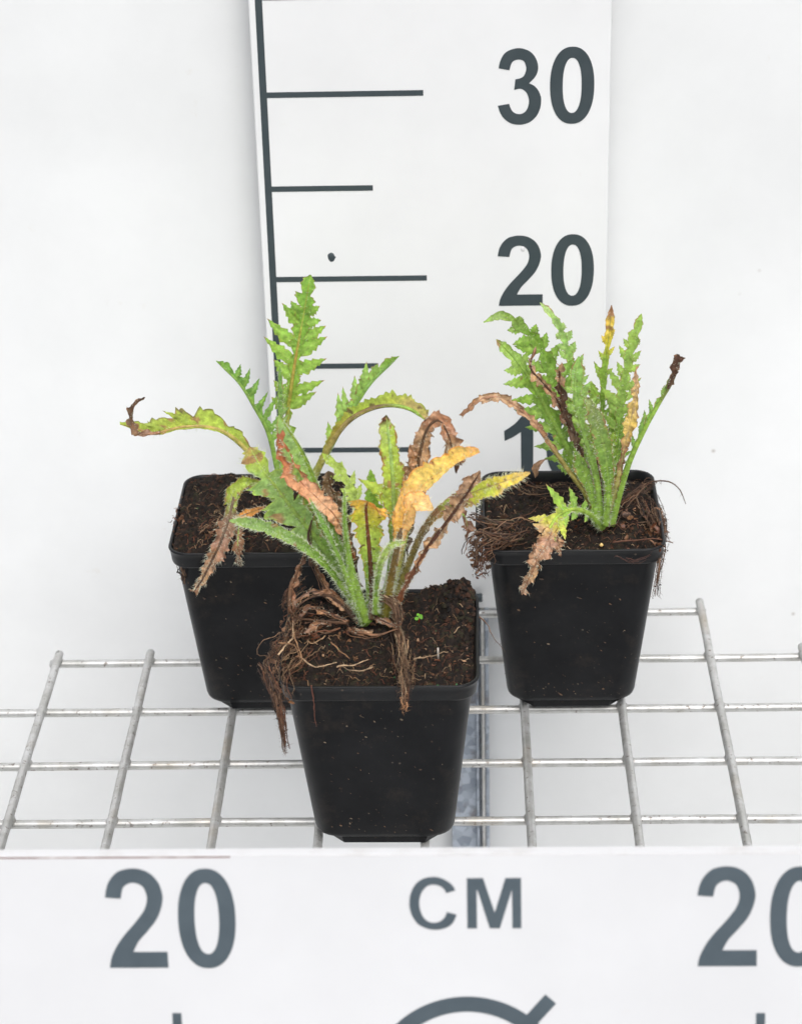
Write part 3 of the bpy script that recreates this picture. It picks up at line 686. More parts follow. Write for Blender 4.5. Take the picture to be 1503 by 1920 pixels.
# narrow light leaf between
leaf(pts=[(684,1170,-.4),(660,1108,-1.0),(634,1045,-1.3),(606,985,-1.6),(580,934,-1.7)], wl=[(0,4),(.5,7),(.8,9),(1,1)], wr=[(0,4),(.5,8),(.8,10),(1,1)], col=[(0,STK),(.5,MID),(1,lin((140,185,105)))], t0=.4, lobes=(7,.3,.3), aL=50, aR=30, rib=(10,2), ribback=False, seed=15, hair=(420,12), **A)
leaf(pts=[(688,1165,-.6),(672,1120,-.9),(656,1060,-1.2),(647,990,-1.4),(645,918,-1.3)], wl=[(0,4),(.5,7),(.8,9),(1,2)], wr=[(0,4),(.5,7),(.8,7),(1,2)], col=[(0,STK),(.5,GREEN),(1,GREEN)], t0=.4, lobes=(6,.3,.3), aL=55, aR=55, rib=(11,4), ribback=False, seed=16, hair=(380,10), **A)
# dead grey brown leaf behind
leaf(pts=[(672,1100,.8),(655,1010,.7),(632,950,.6),(612,885,.5)], wl=[(0,4),(.4,16),(.8,20),(1,6)], wr=[(0,4),(.4,12),(.8,16),(1,6)], col=[(0,GBR),(.5,GBR),(1,GBR)], t0=.1, lobes=(5,.4,.4), crump=2, curl=50, rib=(4,2), ribcol=[(0,DBR),(1,DBR)], dry=True, seed=17, hair=(160,7), label='dead grey brown shrivelled leaf', **A)
# pale yellow green leaf behind centre
leaf(pts=[(694,1150,.4),(690,1060,.6),(678,985,.7),(662,930,.7),(638,885,.6),(604,850,.4)], wl=[(0,4),(.4,12),(.6,26),(.8,24),(.93,14),(1,1)], wr=[(0,4),(.4,14),(.55,34),(.7,34),(.85,24),(.95,12),(1,1)], col=[(0,STK),(.5,PALE),(.8,PALE),(1,YG)], t0=.35, lobes=(6,.5,.3), sweep=.6, seed=18, fing=(5, 40, 12), rib=(8,2), margin=(YG,.05), hair=(200,9), label='pale yellow green lobed leaf', **A)
leaf(pts=[(700,1140,.9),(705,1050,1.1),(702,970,1.2),(698,915,1.1),(694,880,1)], wl=[(0,3),(.4,16),(.7,24),(.9,14),(1,1)], wr=[(0,3),(.4,14),(.7,26),(.9,14),(1,1)], col=[(0,MID),(.6,lin((134,178,76))),(1,lin((146,188,88)))], t0=.3, lobes=(5,.55,.3), seed=19, hair=(120,8), **A)
# yellow tipped leaf facing the camera, dark midrib
leaf(pts=[(697,1160,-.8),(696,1090,-1.1),(692,1030,-1.2),(688,985,-1.3),(686,952,-1.6),(690,940,-2.1)], wl=[(0,4),(.3,9),(.42,22),(.6,38),(.8,46),(.92,50),(1,20)], wr=[(0,4),(.3,9),(.42,24),(.6,40),(.8,50),(.92,54),(1,18)], col=[(0,STK),(.4,GREEN),(.62,YG),(.8,lin((186,190,70))),(.9,YEL),(1,ORG)], t0=.28, lobes=(5,.5,.3), sweep=.4, aL=18, aR=18, rib=(7,2.4), ribback=False, ribcol=[(0,GBR),(.3,DBR),(1,RBR)], margin=(ORG,.07), patch=(DBR,.10,4.), seed=20, hair=(300,9), label='green leaf with a yellow and orange tip and a dark midrib', **A)
# upright pale leaf
leaf(pts=[(712,1155,.2),(730,1080,.2),(738,1010,.2),(738,940,.2),(734,870,.2),(724,778,.3)], wl=[(0,4),(.3,8),(.48,16),(.58,40),(.66,28),(.8,29),(.92,24),(.97,12),(1,1)], wr=[(0,4),(.3,8),(.5,18),(.62,26),(.75,28),(.9,20),(1,1)], col=[(0,STK),(.4,GREEN),(.6,YG),(.85,YG),(.95,PALE),(1,DBR)], t0=.38, lobes=(5,.35,.25), sweep=.8, rib=(8,2.5), ribback=False, ribcol=[(0,STK),(1,lin((170,200,130)))], margin=(RBR,.12), patch=(BR,.05,3.), seed=21, xl=[(.62,-1,74,19,62),(.57,-1,40,13,60),(.58,1,50,17,60),(.68,1,34,12,45)], hair=(420,9), label='upright pale green leaf with brown rust on its right edge and tip', **A)
leaf(pts=[(738,1000,.5),(748,930,.5),(762,890,.5),(775,860,.4),(770,835,.3)], wl=[(0,2),(.4,18),(.7,14),(1,2)], wr=[(0,2),(.4,18),(.7,20),(1,2)], col=[(0,BR),(.5,TAN),(1,BR)], t0=.1, lobes=(4,.6,.4), crump=2, curl=40, dry=True, seed=22, rib=(3,1.5), ribcol=[(0,BR),(1,BR)], hair=(60,8), label='crumpled brown dead leaf', **A)
# tall brown arching leaf
leaf(pts=[(740,1140,.3),(752,1060,.5),(762,985,.6),(775,920,.6),(787,850,.6),(800,805,.3),(822,788,.1),(840,815,-.1),(848,850,-.2),(853,885,-.2)], wl=[(0,4),(.35,7),(.46,26),(.58,22),(.7,15),(.82,15),(.92,20),(1,2)], wr=[(0,4),(.35,8),(.46,26),(.58,24),(.7,14),(.82,16),(.92,14),(1,2)], col=[(0,OLIVE),(.3,GBR),(.5,lin((206,172,144))),(.65,TAN),(.78,lin((180,130,100))),(.9,lin((150,132,112))),(1,DBR)], t0=.36, lobes=(7,.35,.35), curl=20, crump=1.6, rib=(7,1.6), ribcol=[(0,OLIVE),(.4,GBR),(1,DBR)], ribback=False, dry=True, seed=23, hair=(260,8), label='tall dry brown leaf arching over at the top', **A)
# yellow orange leaf
leaf(pts=[(735,1130,0),(750,1050,-.1),(768,970,-.3),(788,918,-.5),(818,890,-.7),(855,864,-.8),(898,845,-.9)], wl=[(0,3),(.3,5),(.5,8),(.56,30),(.62,46),(.72,42),(.85,32),(.94,22),(.985,12),(1,5)], wr=[(0,3),(.4,6),(.52,12),(.62,16),(.75,12),(.9,7),(1,4)], col=[(0,STK),(.45,YG),(.58,lin((238,208,158))),(.7,lin((236,212,128))),(.85,lin((234,206,116))),(1,lin((220,172,112)))], t0=.5, lobes=(9,.18,.0), sweep=.1, aL=6, aR=22, rib=(6,1.4), ribcol=[(0,STK),(.6,PEACH),(1,YEL)], margin=(lin((222,140,70)),.09), patch=(RBR,.005,4.), crump=1., seed=24, hair=(380,9), label='bright yellow and orange leaf with a scalloped edge', **A)
leaf(pts=[(742,1060,-.3),(750,1010,-.5),(763,968,-.7),(775,945,-.9),(812,955,-1.1)], wl=[(0,3),(.3,16),(.5,28),(.7,34),(.88,26),(1,3)], wr=[(0,3),(.3,10),(.6,20),(.85,16),(1,3)], col=[(0,YEL),(.3,PEACH),(.7,PEACH),(1,lin((240,206,150)))], t0=.05, lobes=(5,.15,.15), sweep=.2, aL=5, aR=15, rib=(4,1.5), ribcol=[(0,ORG),(1,PEACH)], margin=(ORG,.07), seed=25, hair=(150,8), label='pale peach coloured leaf blade', **A)
leaf(pts=[(742,1055,-.4),(745,1000,-.6),(750,950,-.8),(756,912,-.9)], wl=[(0,3),(.4,10),(.7,14),(1,1)], wr=[(0,3),(.4,9),(.7,12),(1,1)], col=[(0,ORG),(.5,lin((240,200,110))),(1,PEACH)], t0=.1, lobes=(4,.15,.15), seed=26, rib=(3,1), ribcol=[(0,ORG),(1,YEL)], hair=(70,8), **A)
# right hand spotted leaf
leaf(pts=[(735,1135,-.2),(765,1060,-.3),(790,1000,-.4),(820,958,-.6),(870,930,-.8),(930,908,-1),(993,886,-1.2)], wl=[(0,4),(.35,7),(.5,8),(.65,16),(.8,20),(.92,16),(1,3)], wr=[(0,4),(.4,8),(.52,18),(.66,30),(.8,28),(.92,16),(1,3)], col=[(0,OLIVE),(.4,GBR),(.5,lin((150,130,80))),(.62,YG),(.78,lin((176,190,76))),(.9,YEL),(1,TAN)], t0=.44, lobes=(8,.2,.25), sweep=.4, aL=25, aR=18, rib=(8,2), ribcol=[(0,OLIVE),(.5,GBR),(1,TAN)], margin=(TAN,.14), patch=(BR,.05,4.), seed=27, hair=(640,13), label='spotted yellow green leaf reaching right with white bristles', **A)
# dry leaf with a dark midrib in front of it
leaf(pts=[(738,1140,-.5),(768,1085,-.8),(800,1030,-1.1),(840,975,-1.4),(875,925,-1.7),(900,884,-1.9)], wl=[(0,3),(.4,5),(.55,12),(.75,26),(.9,34),(1,6)], wr=[(0,3),(.4,5),(.55,14),(.7,20),(.85,12),(1,4)], col=[(0,RBR),(.5,TAN),(1,lin((176,144,118)))], t0=.42, lobes=(5,.7,.4), sweep=-.3, curl=50, crump=2., rib=(5.5,2.4), ribback=False, ribcol=[(0,lin((128,84,60))),(.5,lin((88,58,46))),(1,DBR)], dry=True, seed=28, hair=(260,8), label='dry tan leaf with a dark brown midrib', **A)
leaf(pts=[(848,960,-1),(868,965,-1),(876,990,-1),(872,1012,-1)], wl=[(0,3),(.5,10),(1,1)], wr=[(0,3),(.5,9),(1,1)], col=[(0,BR),(1,DBR)], t0=.1, lobes=(3,.5,.4), dry=True, crump=1.5, curl=40, rib=(2,1), seed=29, hair=(20,6), **A)
# small curled hairy shoot
leaf(pts=[(704,1150,-1),(706,1095,-1.5),(716,1050,-1.9),(733,1022,-2.2),(760,1016,-2.4)], wl=[(0,5),(.4,10),(.7,12),(.9,9),(1,2)], wr=[(0,4),(.4,9),(.7,12),(.9,12),(1,2)], col=[(0,GREEN),(.4,GREEN),(.7,PALE),(1,PALE)], t0=.2, lobes=(5,.3,.3), aL=45, aR=30, rib=(7,3), seed=30, hair=(620,11), label='small pale green hairy shoot', **A)
leaf(pts=[(722,1155,-.6),(730,1100,-.8),(742,1040,-1),(752,990,-1.1)], wl=[(0,8),(.5,8),(1,3)], wr=[(0,8),(.5,8),(1,3)], col=[(0,OLIVE),(.5,lin((120,110,66))),(1,GBR)], t0=.5, lobes=(4,.3,.3), rib=(10,5), ribback=False, ribcol=[(0,OLIVE),(.5,lin((130,110,66))),(1,GBR)], seed=31, hair=(420,10), name='stem', **A)
strands(front, YCF, [(742,1135,0),(758,1090,.2),(764,1040,.3),(758,1018,.3),(785,1016,.3)], 1, 1, 3, [DBR], 2, 'dry_twig')
# hanging dead root in the middle
strands(front, YCF, [(728,1130,(10.2,)),(738,1165,(9.7,)),(752,1205,(9.7,)),(756,1245,(9.75,)),(758,1280,(9.9,)),(758,1305,(9.5,)),(757,1328,(9.0,))], 26, 11, 2.6, PALEF+ROOTC, 7, 'hanging_root', label='shaggy brown dead root hanging over the front rim')
strands(front, YCF, [(752,1215,(9.9,)),(757,1250,(10.,)),(758,1285,(10.05,)),(757,1308,(9.6,))], 22, 20, 1.4, PALEF+ROOTC, 78, 'hanging_root', wig=.35, dY=.12)
strands(front, YCF, [(757,1300,(9.6,)),(758,1315,(9.3,)),(758,1330,(8.9,))], 8, 6, 2.6, [lin((190,140,100))], 8, 'hanging_root')
strands(front, YCF, [(700,1150,-.6),(712,1120,-.9),(735,1130,-1.3),(748,1160,-1.8),(740,1130,-1.5),(722,1118,-.9)], 14, 10, 2.4, ROOTC+PALEF, 9, 'dead_stalks')
# basal dead stalks to the left
for sd, (pth, w) in enumerate([([(680,1168,-.4),(640,1140,-.4),(612,1112,-.2),(592,1068,-.2),(584,1040,-.3)], 5), ([(583,1060,-.4),(578,1010,-.6),(584,975,-.7)], 6), ([(545,1150,-1),(546,1105,-.9),(562,1065,-.8),(572,1035,-.6)], 6), ([(668,1165,-.5),(620,1118,-.5),(578,1122,-.9),(548,1145,-1.2)], 6.5), ([(655,1170,-.7),(600,1165,-1),(560,1160,-1.5),(545,1140,-1.4)], 4), ([(690,1185,-1),(650,1180,-1.2),(700,1192,-1.6),(745,1180,-1.5)], 5), ([(560,1100,-.2),(540,1110,-.5),(530,1140,-1)], 3)]):
    strands(front, YCF, pth, 1, 1, w*.8, TWIGC+ROOTC, 40+sd, 'dead_stalk'); strands(front, YCF, pth, 3, 10, 1.1, ROOTC+TWIGC, 60+sd, 'dead_stalks')
# root mat at left edge and hanging tail
for i, (p, n_, sp, rd, wg) in enumerate([
    ([(585,1120,(10,)),(552,1150,(10,)),(540,1200,(9.9,)),(520,1245,(9.8,))], 12, 26, 1.4, .8), ([(560,1200,(9.6,)),(530,1225,(9.9,)),(515,1260,(9.6,)),(525,1300,(8.9,))], 14, 22, 1.6, .8),
    ([(545,1185,(10,)),(520,1205,(10.2,)),(505,1235,(10,)),(512,1260,(9.6,))], 10, 20, 1.5, .9), ([(590,1215,(9.5,)),(555,1250,(9.7,)),(535,1275,(9.8,)),(548,1325,(8.8,))], 10, 26, 1.4, .7),
    ([(562,1090,(10.8,)),(545,1110,(10.6,)),(536,1145,(10.2,))], 14, 14, 1.5, .8), ([(660,1160,(9.9,)),(610,1135,(10.2,)),(570,1140,(10.2,)),(545,1170,(10,))], 3, 22, 1.8, .7),
    ([(640,1180,(9.6,)),(600,1190,(9.7,)),(560,1200,(9.7,)),(540,1215,(9.8,))], 4, 20, 1.6, .8)]):
    strands(front, FY, p, n_, sp, rd, ROOTC+PALEF[1:], 400+i, 'root_mat', wig=wg, dY=.35, label='tangled brown roots and stalks at the left rim' if i == 0 else None)
strands(front, FY, [(488,1240,(10.2,)),(503,1272,(9.9,)),(518,1310,(9.2,)),(528,1350,(8.2,))], 20, 12, 2.6, ROOTC, 81, 'hanging_root', label='brown root tail hanging down left of the pot', dY=.1, wig=.35)
strands(front, FY, [(512,1290,(9.6,)),(524,1335,(8.7,)),(530,1375,(7.7,)),(536,1417,(6.6,))], 14, 5, 2.6, ROOTC, 83, 'hanging_root', dY=.08, wig=.2)
strands(front, FY, [(886,1150,3),(905,1165,2.6),(922,1190,2),(940,1214,1.6)], 1, 1, 1.8, [lin((170,130,104))], 83, 'stray_root')
strands(front, FY, [(583,1285,-4.6),(588,1320,-4.55),(592,1362,-4.4)], 1, 1, 1.2, [lin((110,64,48))], 84, 'stray_root')
for i, p in enumerate([[(522,1205,-2.6),(556,1212,-3),(562,1250,-3.4)],[(552,1190,-2.5),(565,1230,-3.2),(550,1255,-3.5)],[(563,1232,-3),(590,1250,-3.6),(632,1242,-3.7)],[(632,1252,-3.6),(665,1246,-3.7),(692,1236,-3.6)],[(620,1205,-2.6),(640,1222,-3),(656,1235,-3.3)],[(520,1230,-3),(545,1195,-2.2),(548,1165,-1.6)],[(775,1237,-3.3),(800,1232,-3.1),(820,1228,-3)],[(700,1250,-3.8),(672,1260,-4),(640,1252,-3.8)]]):
    strands(front, FY, p, 1, 1, 1.8, [lin((190,160,126)), lin((160,120,84))], 90+i, 'straw', wig=.3)
p = WF(1.7, -1.9)
mb = MB(); q = atz(821, 1232, 9.3+ZO); mb.tube([q-Vector((0,0,.1)), q+Vector((0,.05,.45))], [.05,.04], 6, lin((200,190,180))); mb.build('straw', M_root, front)
# clods on the right back corner
r = random.Random(5); mb = MB()
for ci_ in range(760):
    x, y = (r.gauss(3.5, .55), r.gauss(2.6, 1.3)) if ci_ < 420 else (r.gauss(-4.1, .28), r.uniform(-3.6, 3))
    if abs(x) > 4.3 or abs(y) > 4.5: continue
    wx, wy = WF(x, y); z = hF(x, y); s = r.uniform(.05, .2); k = 6
    vs = [(wx+s*math.cos(a)*r.uniform(.6, 1.3), wy+s*math.sin(a)*r.uniform(.6, 1.3), z+s*r.uniform(-.3, .3)) for a in [6.283*i/k for i in range(k)]]+[(wx, wy, z+s), (wx, wy, z-s)]
    mb.add(vs, [(i, (i+1) % k, k) for i in range(k)]+[((i+1) % k, i, k+1) for i in range(k)], r.choice(PEAT))
o = mb.build('clods', M_soil, sF, smooth=False); o['kind'] = 'stuff'
# tiny seedling
q = atz(785, 1168, 9.4+ZO); mb = MB(); GL = lin((110, 180, 50))
mb.tube([q, q+Vector((.02, 0, .25)), q+Vector((0, 0, .42))], [.03, .025, .02], 5, lin((150, 60, 40)))
for dx, dz, s in ((-.10, .26, .10), (.08, .38, .11), (-.03, .47, .07), (.12, .29, .07)):
    p0 = q+Vector((dx, -.05, dz)); vs = [p0]+[p0+Vector((s*math.cos(a), .4*s*math.sin(a), .75*s*math.sin(a))) for a in [6.283*i/10 for i in range(10)]]
    mb.add(vs, [(0, 1+i, 1+(i+1) % 10) for i in range(10)], GL)
mb.build('seedling', M_leaf, front, label='tiny bright green seedling')

# ============ LEFT PLANT
ZO = .80
LX, LY, LYAW = -11.47, 101.0, .012
left = empty('potted_plant', (LX, LY, .56), 'back left black pot whose tallest leaf stands upright before the ruler', 'potted plant', 'poppy plants in black square pots')
make_pot(left, LX, LY, LYAW)
sL, hL, WL = make_soil(left, LX, LY, LYAW, 9, lambda x, y: .25*math.exp(-((x+3.8)**2+(y)**2/4)) + .50 + .12*max(0, min(1, y-1)))
c1 = atz(543, 975, 9.35+ZO); YCL = c1.y; print('crown L', c1)
A = dict(root=left, yc=YCL)
leaf(pts=[(543,975,0),(534,900,.4),(536,830,.7),(540,770,.9),(548,710,1),(558,650,1.1),(570,585,1),(582,515,.8)], wl=[(0,4),(.3,6),(.42,16),(.5,30),(.62,36),(.70,56),(.8,48),(.9,34),(.97,18),(1,1)], wr=[(0,4),(.3,6),(.42,26),(.5,46),(.62,50),(.72,48),(.8,36),(.9,28),(.97,14),(1,1)], col=[(0,STK),(.4,lin((126,160,70))),(.6,lin((136,178,78))),(.95,lin((128,176,80))),(1,DBR)], t0=.38, lobes=(9,.72,.3), sweep=.6, aL=10, aR=12, rib=(7,1.0), ribback=False, ribcol=[(0,STK),(.5,lin((176,176,92))),(.65,lin((190,166,92))),(.8,lin((170,190,100))),(1,YG)], margin=(BR,.045), crump=.7, seed=41, fing=(7, 52, 17), hair=(160,6), label='tallest leaf, upright and deeply toothed', **A)
leaf(pts=[(540,975,-.3),(530,900,-.2),(524,830,-.1),(524,760,0),(524,686,.1)], wl=[(0,3),(.4,8),(.6,10),(.85,8),(1,1)], wr=[(0,3),(.4,18),(.6,26),(.8,20),(1,1)], col=[(0,STK),(.5,BGREEN),(1,lin((130,172,100)))], t0=.35, lobes=(6,.35,.25), aL=40, rib=(6,2), seed=42, fing=(6, 38, 8), hair=(200,8), **A)
leaf(pts=[(538,960,-.3),(520,880,-.4),(503,812,-.6),(478,765,-.8),(448,718,-1),(405,677,-1.1)], wl=[(0,3),(.5,4),(1,1)], wr=[(0,3),(.38,6),(.5,38),(.65,44),(.8,36),(.93,18),(1,1)], col=[(0,STK),(.5,lin((130,172,90))),(.8,lin((110,156,80))),(1,MID)], t0=.36, lobes=(6,.88,.3), sweep=.75, aL=80, aR=12, rib=(7,1.8), ribback=False, ribcol=[(0,STK),(1,lin((140,178,100)))], seed=43, fing=(7, 48, 10), hair=(80,6), margin=(DGREEN,.04), **A)
leaf(pts=[(540,965,-.5),(500,893,-1),(458,840,-1.5),(410,806,-1.9),(350,800,-2.3),(290,812,-2.6),(258,805,-2.8),(225,795,-2.9)], wl=[(0,3),(.4,6),(.55,11),(.8,14),(.93,8),(1,3)], wr=[(0,3),(.28,5),(.36,20),(.5,34),(.62,44),(.72,46),(.85,30),(.95,12),(1,4)], col=[(0,STK),(.3,lin((168,168,90))),(.5,YG),(.8,lin((160,180,84))),(1,YG)], t0=.28, lobes=(6,.55,.25), sweep=.6, aL=60, aR=15, rib=(7,2.5), ribback=False, ribcol=[(0,STK),(.4,lin((196,190,120))),(.7,lin((186,168,110))),(1,BR)], margin=(GBR,.10), patch=(BR,.06,2.), seed=44, xl=[(.66,1,70,13,22),(.8,1,44,10,38)], hair=(160,7), label='long leaf arching left with a browned edge', **A)
leaf(pts=[(300,812,-2.8),(262,812,-3),(247,790,-3.1),(250,762,-3.2),(270,744,-3.2)], wl=[(0,2),(.4,9),(.7,8),(1,1)], wr=[(0,2),(.4,7),(.7,6),(1,1)], col=[(0,BR),(.6,GBR),(1,DBR)], t0=.05, lobes=(5,.4,.3), dry=True, crump=1.2, curl=50, rib=(3,2), ribcol=[(0,BR),(1,DBR)], seed=45, hair=(50,5), label='curled dead brown leaf tip', **A)
leaf(pts=[(548,965,.2),(580,905,.5),(612,850,.7),(640,800,.9),(672,750,1),(700,712,1),(748,668,.9)], wl=[(0,3),(.38,6),(.48,38),(.6,52),(.75,52),(.88,30),(1,1)], wr=[(0,3),(.4,4),(.6,6),(1,1)], col=[(0,STK),(.35,STK),(.55,lin((150,192,106))),(.85,lin((140,180,100))),(1,MID)], t0=.36, lobes=(6,.6,.3), sweep=.6, aL=10, aR=75, rib=(9,2), ribback=False, ribcol=[(0,STK),(1,lin((140,182,110)))], seed=46, fing=(6, 38, 12), hair=(80,6), patch=(DBR,.03,4.), **A)
leaf(pts=[(550,970,-.2),(588,895,-.3),(618,835,-.4),(650,792,-.4),(690,768,-.4),(730,760,-.4),(770,768,-.4),(803,792,-.4)], wl=[(0,3),(.3,8),(.5,18),(.65,34),(.8,42),(.93,34),(1,4)], wr=[(0,3),(.3,6),(.6,7),(.85,8),(1,2)], col=[(0,STK),(.35,lin((150,150,80))),(.5,lin((170,156,80))),(.65,YG),(.85,lin((180,196,96))),(1,TAN)], t0=.3, lobes=(8,.4,.3), sweep=.35, aL=30, aR=60, rib=(9,3), ribback=False, ribcol=[(0,STK),(.3,lin((166,170,96))),(.45,lin((176,164,100))),(.6,lin((150,136,96))),(.75,lin((136,116,90))),(.85,STK),(1,STK)], patch=(GBR,.1,2.4), margin=(YG,.05), seed=47, hair=(120,6), label='leaf arching to the right with a brown stained rib', **A)
# drooping withered leaf over the rim
leaf(pts=[(535,968,-.6),(505,925,-1.2),(470,902,-2.0),(440,912,-2.8),(428,945,-3.4)], wl=[(0,3),(.35,8),(.6,26),(.85,28),(1,10)], wr=[(0,3),(.35,8),(.6,14),(.85,18),(1,12)], col=[(0,STK),(.5,lin((140,150,80))),(.75,YG),(1,lin((150,160,80)))], t0=.3, lobes=(4,.5,.3), aL=20, aR=40, rib=(6,3), margin=(BR,.2), patch=(BR,.1,2.), seed=48, hair=(160,9), **A)
leaf(pts=[(440,925,-3),(428,975,-4.2),(412,1020,-4.85),(395,1055,-4.9),(380,1085,-4.9),(364,1110,-4.9)], wl=[(0,8),(.3,18),(.5,20),(.7,12),(1,6)], wr=[(0,12),(.3,16),(.5,16),(.7,10),(1,6)], col=[(0,YG),(.2,GBR),(.5,PINKB),(.8,TAN),(1,BR)], t0=.02, lobes=(5,.35,.35), dry=True, crump=1.1, curl=30, rib=(3,2), ribback=False, ribcol=[(0,GBR),(1,DBR)], seed=49, hair=(340,9), label='withered pinkish brown leaf hanging over the front rim', **A)
leaf(pts=[(500,950,-2.2),(472,960,-3),(450,968,-3.6),(428,968,-3.8)], wl=[(0,3),(.5,12),(1,3)], wr=[(0,3),(.5,12),(1,3)], col=[(0,BR),(.5,ORG),(1,ORG)], t0=.05, lobes=(3,.3,.3), crump=1.2, rib=(3,1.5), ribcol=[(0,DBR),(1,BR)], seed=50, hair=(80,7), **A)
leaf(pts=[(450,975,-3.8),(446,1010,-4.7),(446,1040,-4.9),(450,1064,-4.9)], wl=[(0,10),(.5,16),(1,2)], wr=[(0,10),(.5,12),(1,2)], col=[(0,GBR),(.5,BR),(1,DBR)], t0=.02, lobes=(3,.5,.4), dry=True, crump=1.2, curl=40, rib=(2,1), seed=51, hair=(140,8), **A)
strands(left, LY, [(355,985,-1),(370,950,1),(390,925,2)], 16, 20, 1.8, ROOTC, 101, 'root_mat', wig=.7)
strands(left, LY, [(385,1000,-3),(400,985,-2.5),(420,990,-2.6)], 16, 22, 2, ROOTC+PALEF[1:], 102, 'root_mat', wig=.7)
strands(left, LY, [(340,1055,-3.8),(344,1075,-3.7),(352,1095,-3.7)], 12, 10, 1.8, ROOTC, 103, 'stray_root')

# ============ RIGHT PLANT
ZO = .80
RX, RY, RYAW = 4.0, 101.15, .014
right = empty('potted_plant', (RX, RY, .56), 'back right black pot with roots spilling over its left corner', 'potted plant', 'poppy plants in black square pots')
make_pot(right, RX, RY, RYAW)
sR, hR, WR = make_soil(right, RX, RY, RYAW, 14, lambda x, y: .22*math.exp(-((x-3)**2+(y-1)**2)/3)-.15*math.exp(-((y-4)**2)/1.5)+.12)
c2 = atz(1130, 988, 9.35+ZO); YCR = c2.y; print('crown R', c2)
A = dict(root=right, yc=YCR)
RG = lin((124, 162, 78)); RG2 = lin((148, 184, 98))
leaf(pts=[(1124,985,.3),(1100,890,.6),(1068,800,.9),(1040,720,1.1),(1014,655,1.2),(978,612,1.1),(940,590,.8),(906,604,.5)], wl=[(0,3),(.4,5),(.5,22),(.65,38),(.78,34),(.88,24),(.95,10),(1,1)], wr=[(0,3),(.4,8),(.5,34),(.62,54),(.72,40),(.82,24),(.92,10),(1,1)], col=[(0,STK),(.4,RG2),(.6,RG),(.8,MID),(.93,lin((140,170,100))),(1,RG2)], t0=.38, lobes=(6,.72,.3), rib=(6,1.5), seed=61, fing=(7, 52, 15), hair=(140,6), margin=(GBR,.04), label='green leaf bending over to the left at its tip', **A)
leaf(pts=[(1128,980,.6),(1112,880,.9),(1092,790,1.1),(1076,710,1.2),(1062,650,1.2),(1040,600,1.1),(1012,567,1)], wl=[(0,3),(.4,6),(.55,22),(.7,24),(.85,14),(.95,8),(1,1)], wr=[(0,3),(.4,8),(.55,30),(.7,30),(.85,20),(.95,10),(1,1)], col=[(0,STK),(.5,RG2),(.8,lin((150,190,116))),(1,lin((176,204,140)))], t0=.4, lobes=(8,.6,.3), rib=(6,1.6), seed=62, fing=(7, 45, 14), hair=(140,6), **A)
leaf(pts=[(1120,985,-.3),(1095,915,-.3),(1062,840,-.3),(1028,775,-.4),(995,715,-.5),(965,672,-.6),(930,636,-.6)], wl=[(0,3),(.22,8),(.3,26),(.45,46),(.6,50),(.75,44),(.88,28),(.96,12),(1,1)], wr=[(0,3),(.25,8),(.35,34),(.5,46),(.65,44),(.8,38),(.9,24),(1,1)], col=[(0,STK),(.3,RG),(.6,RG),(.72,lin((130,172,70))),(.85,RG2),(.95,RG2),(1,DBR)], t0=.2, lobes=(8,.6,.28), rib=(8,2), ribback=False, ribcol=[(0,STK),(1,RG2)], patch=(BR,.07,1.8), seed=63, fing=(8, 56, 16), hair=(200,7), margin=(DGREEN,.05), label='broad deeply toothed green leaf leaning left', **A)
leaf(pts=[(1122,985,-.8),(1100,930,-1),(1062,878,-1.2),(1030,832,-1.3),(1003,795,-1.4),(975,768,-1.5),(935,745,-1.6),(895,752,-1.7),(866,780,-1.8)], wl=[(0,2),(.4,3),(.6,6),(.75,12),(.88,11),(1,4)], wr=[(0,2),(.4,3),(.6,9),(.75,12),(.88,12),(1,5)], col=[(0,OLIVE),(.35,OLIVE),(.5,BR),(.7,TAN),(.9,TAN),(1,BR)], t0=.48, lobes=(6,.5,.4), dry=True, crump=1.3, curl=50, rib=(6,2.5), ribcol=[(0,OLIVE),(.4,lin((150,140,80))),(.55,BR),(1,BR)], seed=64, hair=(120,6), label='dry brown leaf curling out to the left on an olive stalk', **A)
leaf(pts=[(1085,850,-.8),(1062,790,-1),(1040,745,-1.1),(1015,715,-1.2),(995,690,-1.2),(1000,655,-1.2)], wl=[(0,3),(.3,9),(.6,12),(.8,14),(1,3)], wr=[(0,3),(.3,9),(.6,12),(.8,12),(1,3)], col=[(0,GBR),(.4,BR),(.8,TAN),(1,PINKB)], t0=.05, lobes=(5,.5,.4), dry=True, crump=1.8, curl=60, rib=(3,2), ribcol=[(0,DBR),(1,DBR)], seed=65, hair=(80,6), label='twisted dead brown leaf', **A)
leaf(pts=[(1115,930,-1),(1090,850,-1.1),(1062,780,-1.2),(1050,730,-1.2),(1048,685,-1.2)], wl=[(0,3),(.3,8),(.6,9),(.85,12),(1,4)], wr=[(0,3),(.3,8),(.6,9),(.85,12),(1,4)], col=[(0,GBR),(.4,GBR),(.8,DBR),(1,TAN)], t0=.05, lobes=(6,.4,.4), dry=True, crump=1.8, curl=60, rib=(3,2), ribcol=[(0,DBR),(1,DBR)], seed=66, hair=(80,6), **A)
leaf(pts=[(1128,985,-.9),(1118,900,-1.3),(1096,820,-1.6),(1080,760,-1.8),(1078,710,-1.9),(1085,668,-1.9)], wl=[(0,3),(.4,6),(.6,10),(.8,20),(.92,14),(1,2)], wr=[(0,3),(.4,8),(.58,14),(.68,44),(.82,46),(.93,22),(1,2)], col=[(0,STK),(.5,lin((150,186,104))),(1,lin((140,184,106)))], t0=.45, lobes=(5,.5,.25), sweep=.4, rib=(7,2), ribback=False, ribcol=[(0,STK),(1,lin((160,196,120)))], seed=67, fing=(4, 42, 13), hair=(260,7), label='light green leaf in front, spreading at its top', **A)
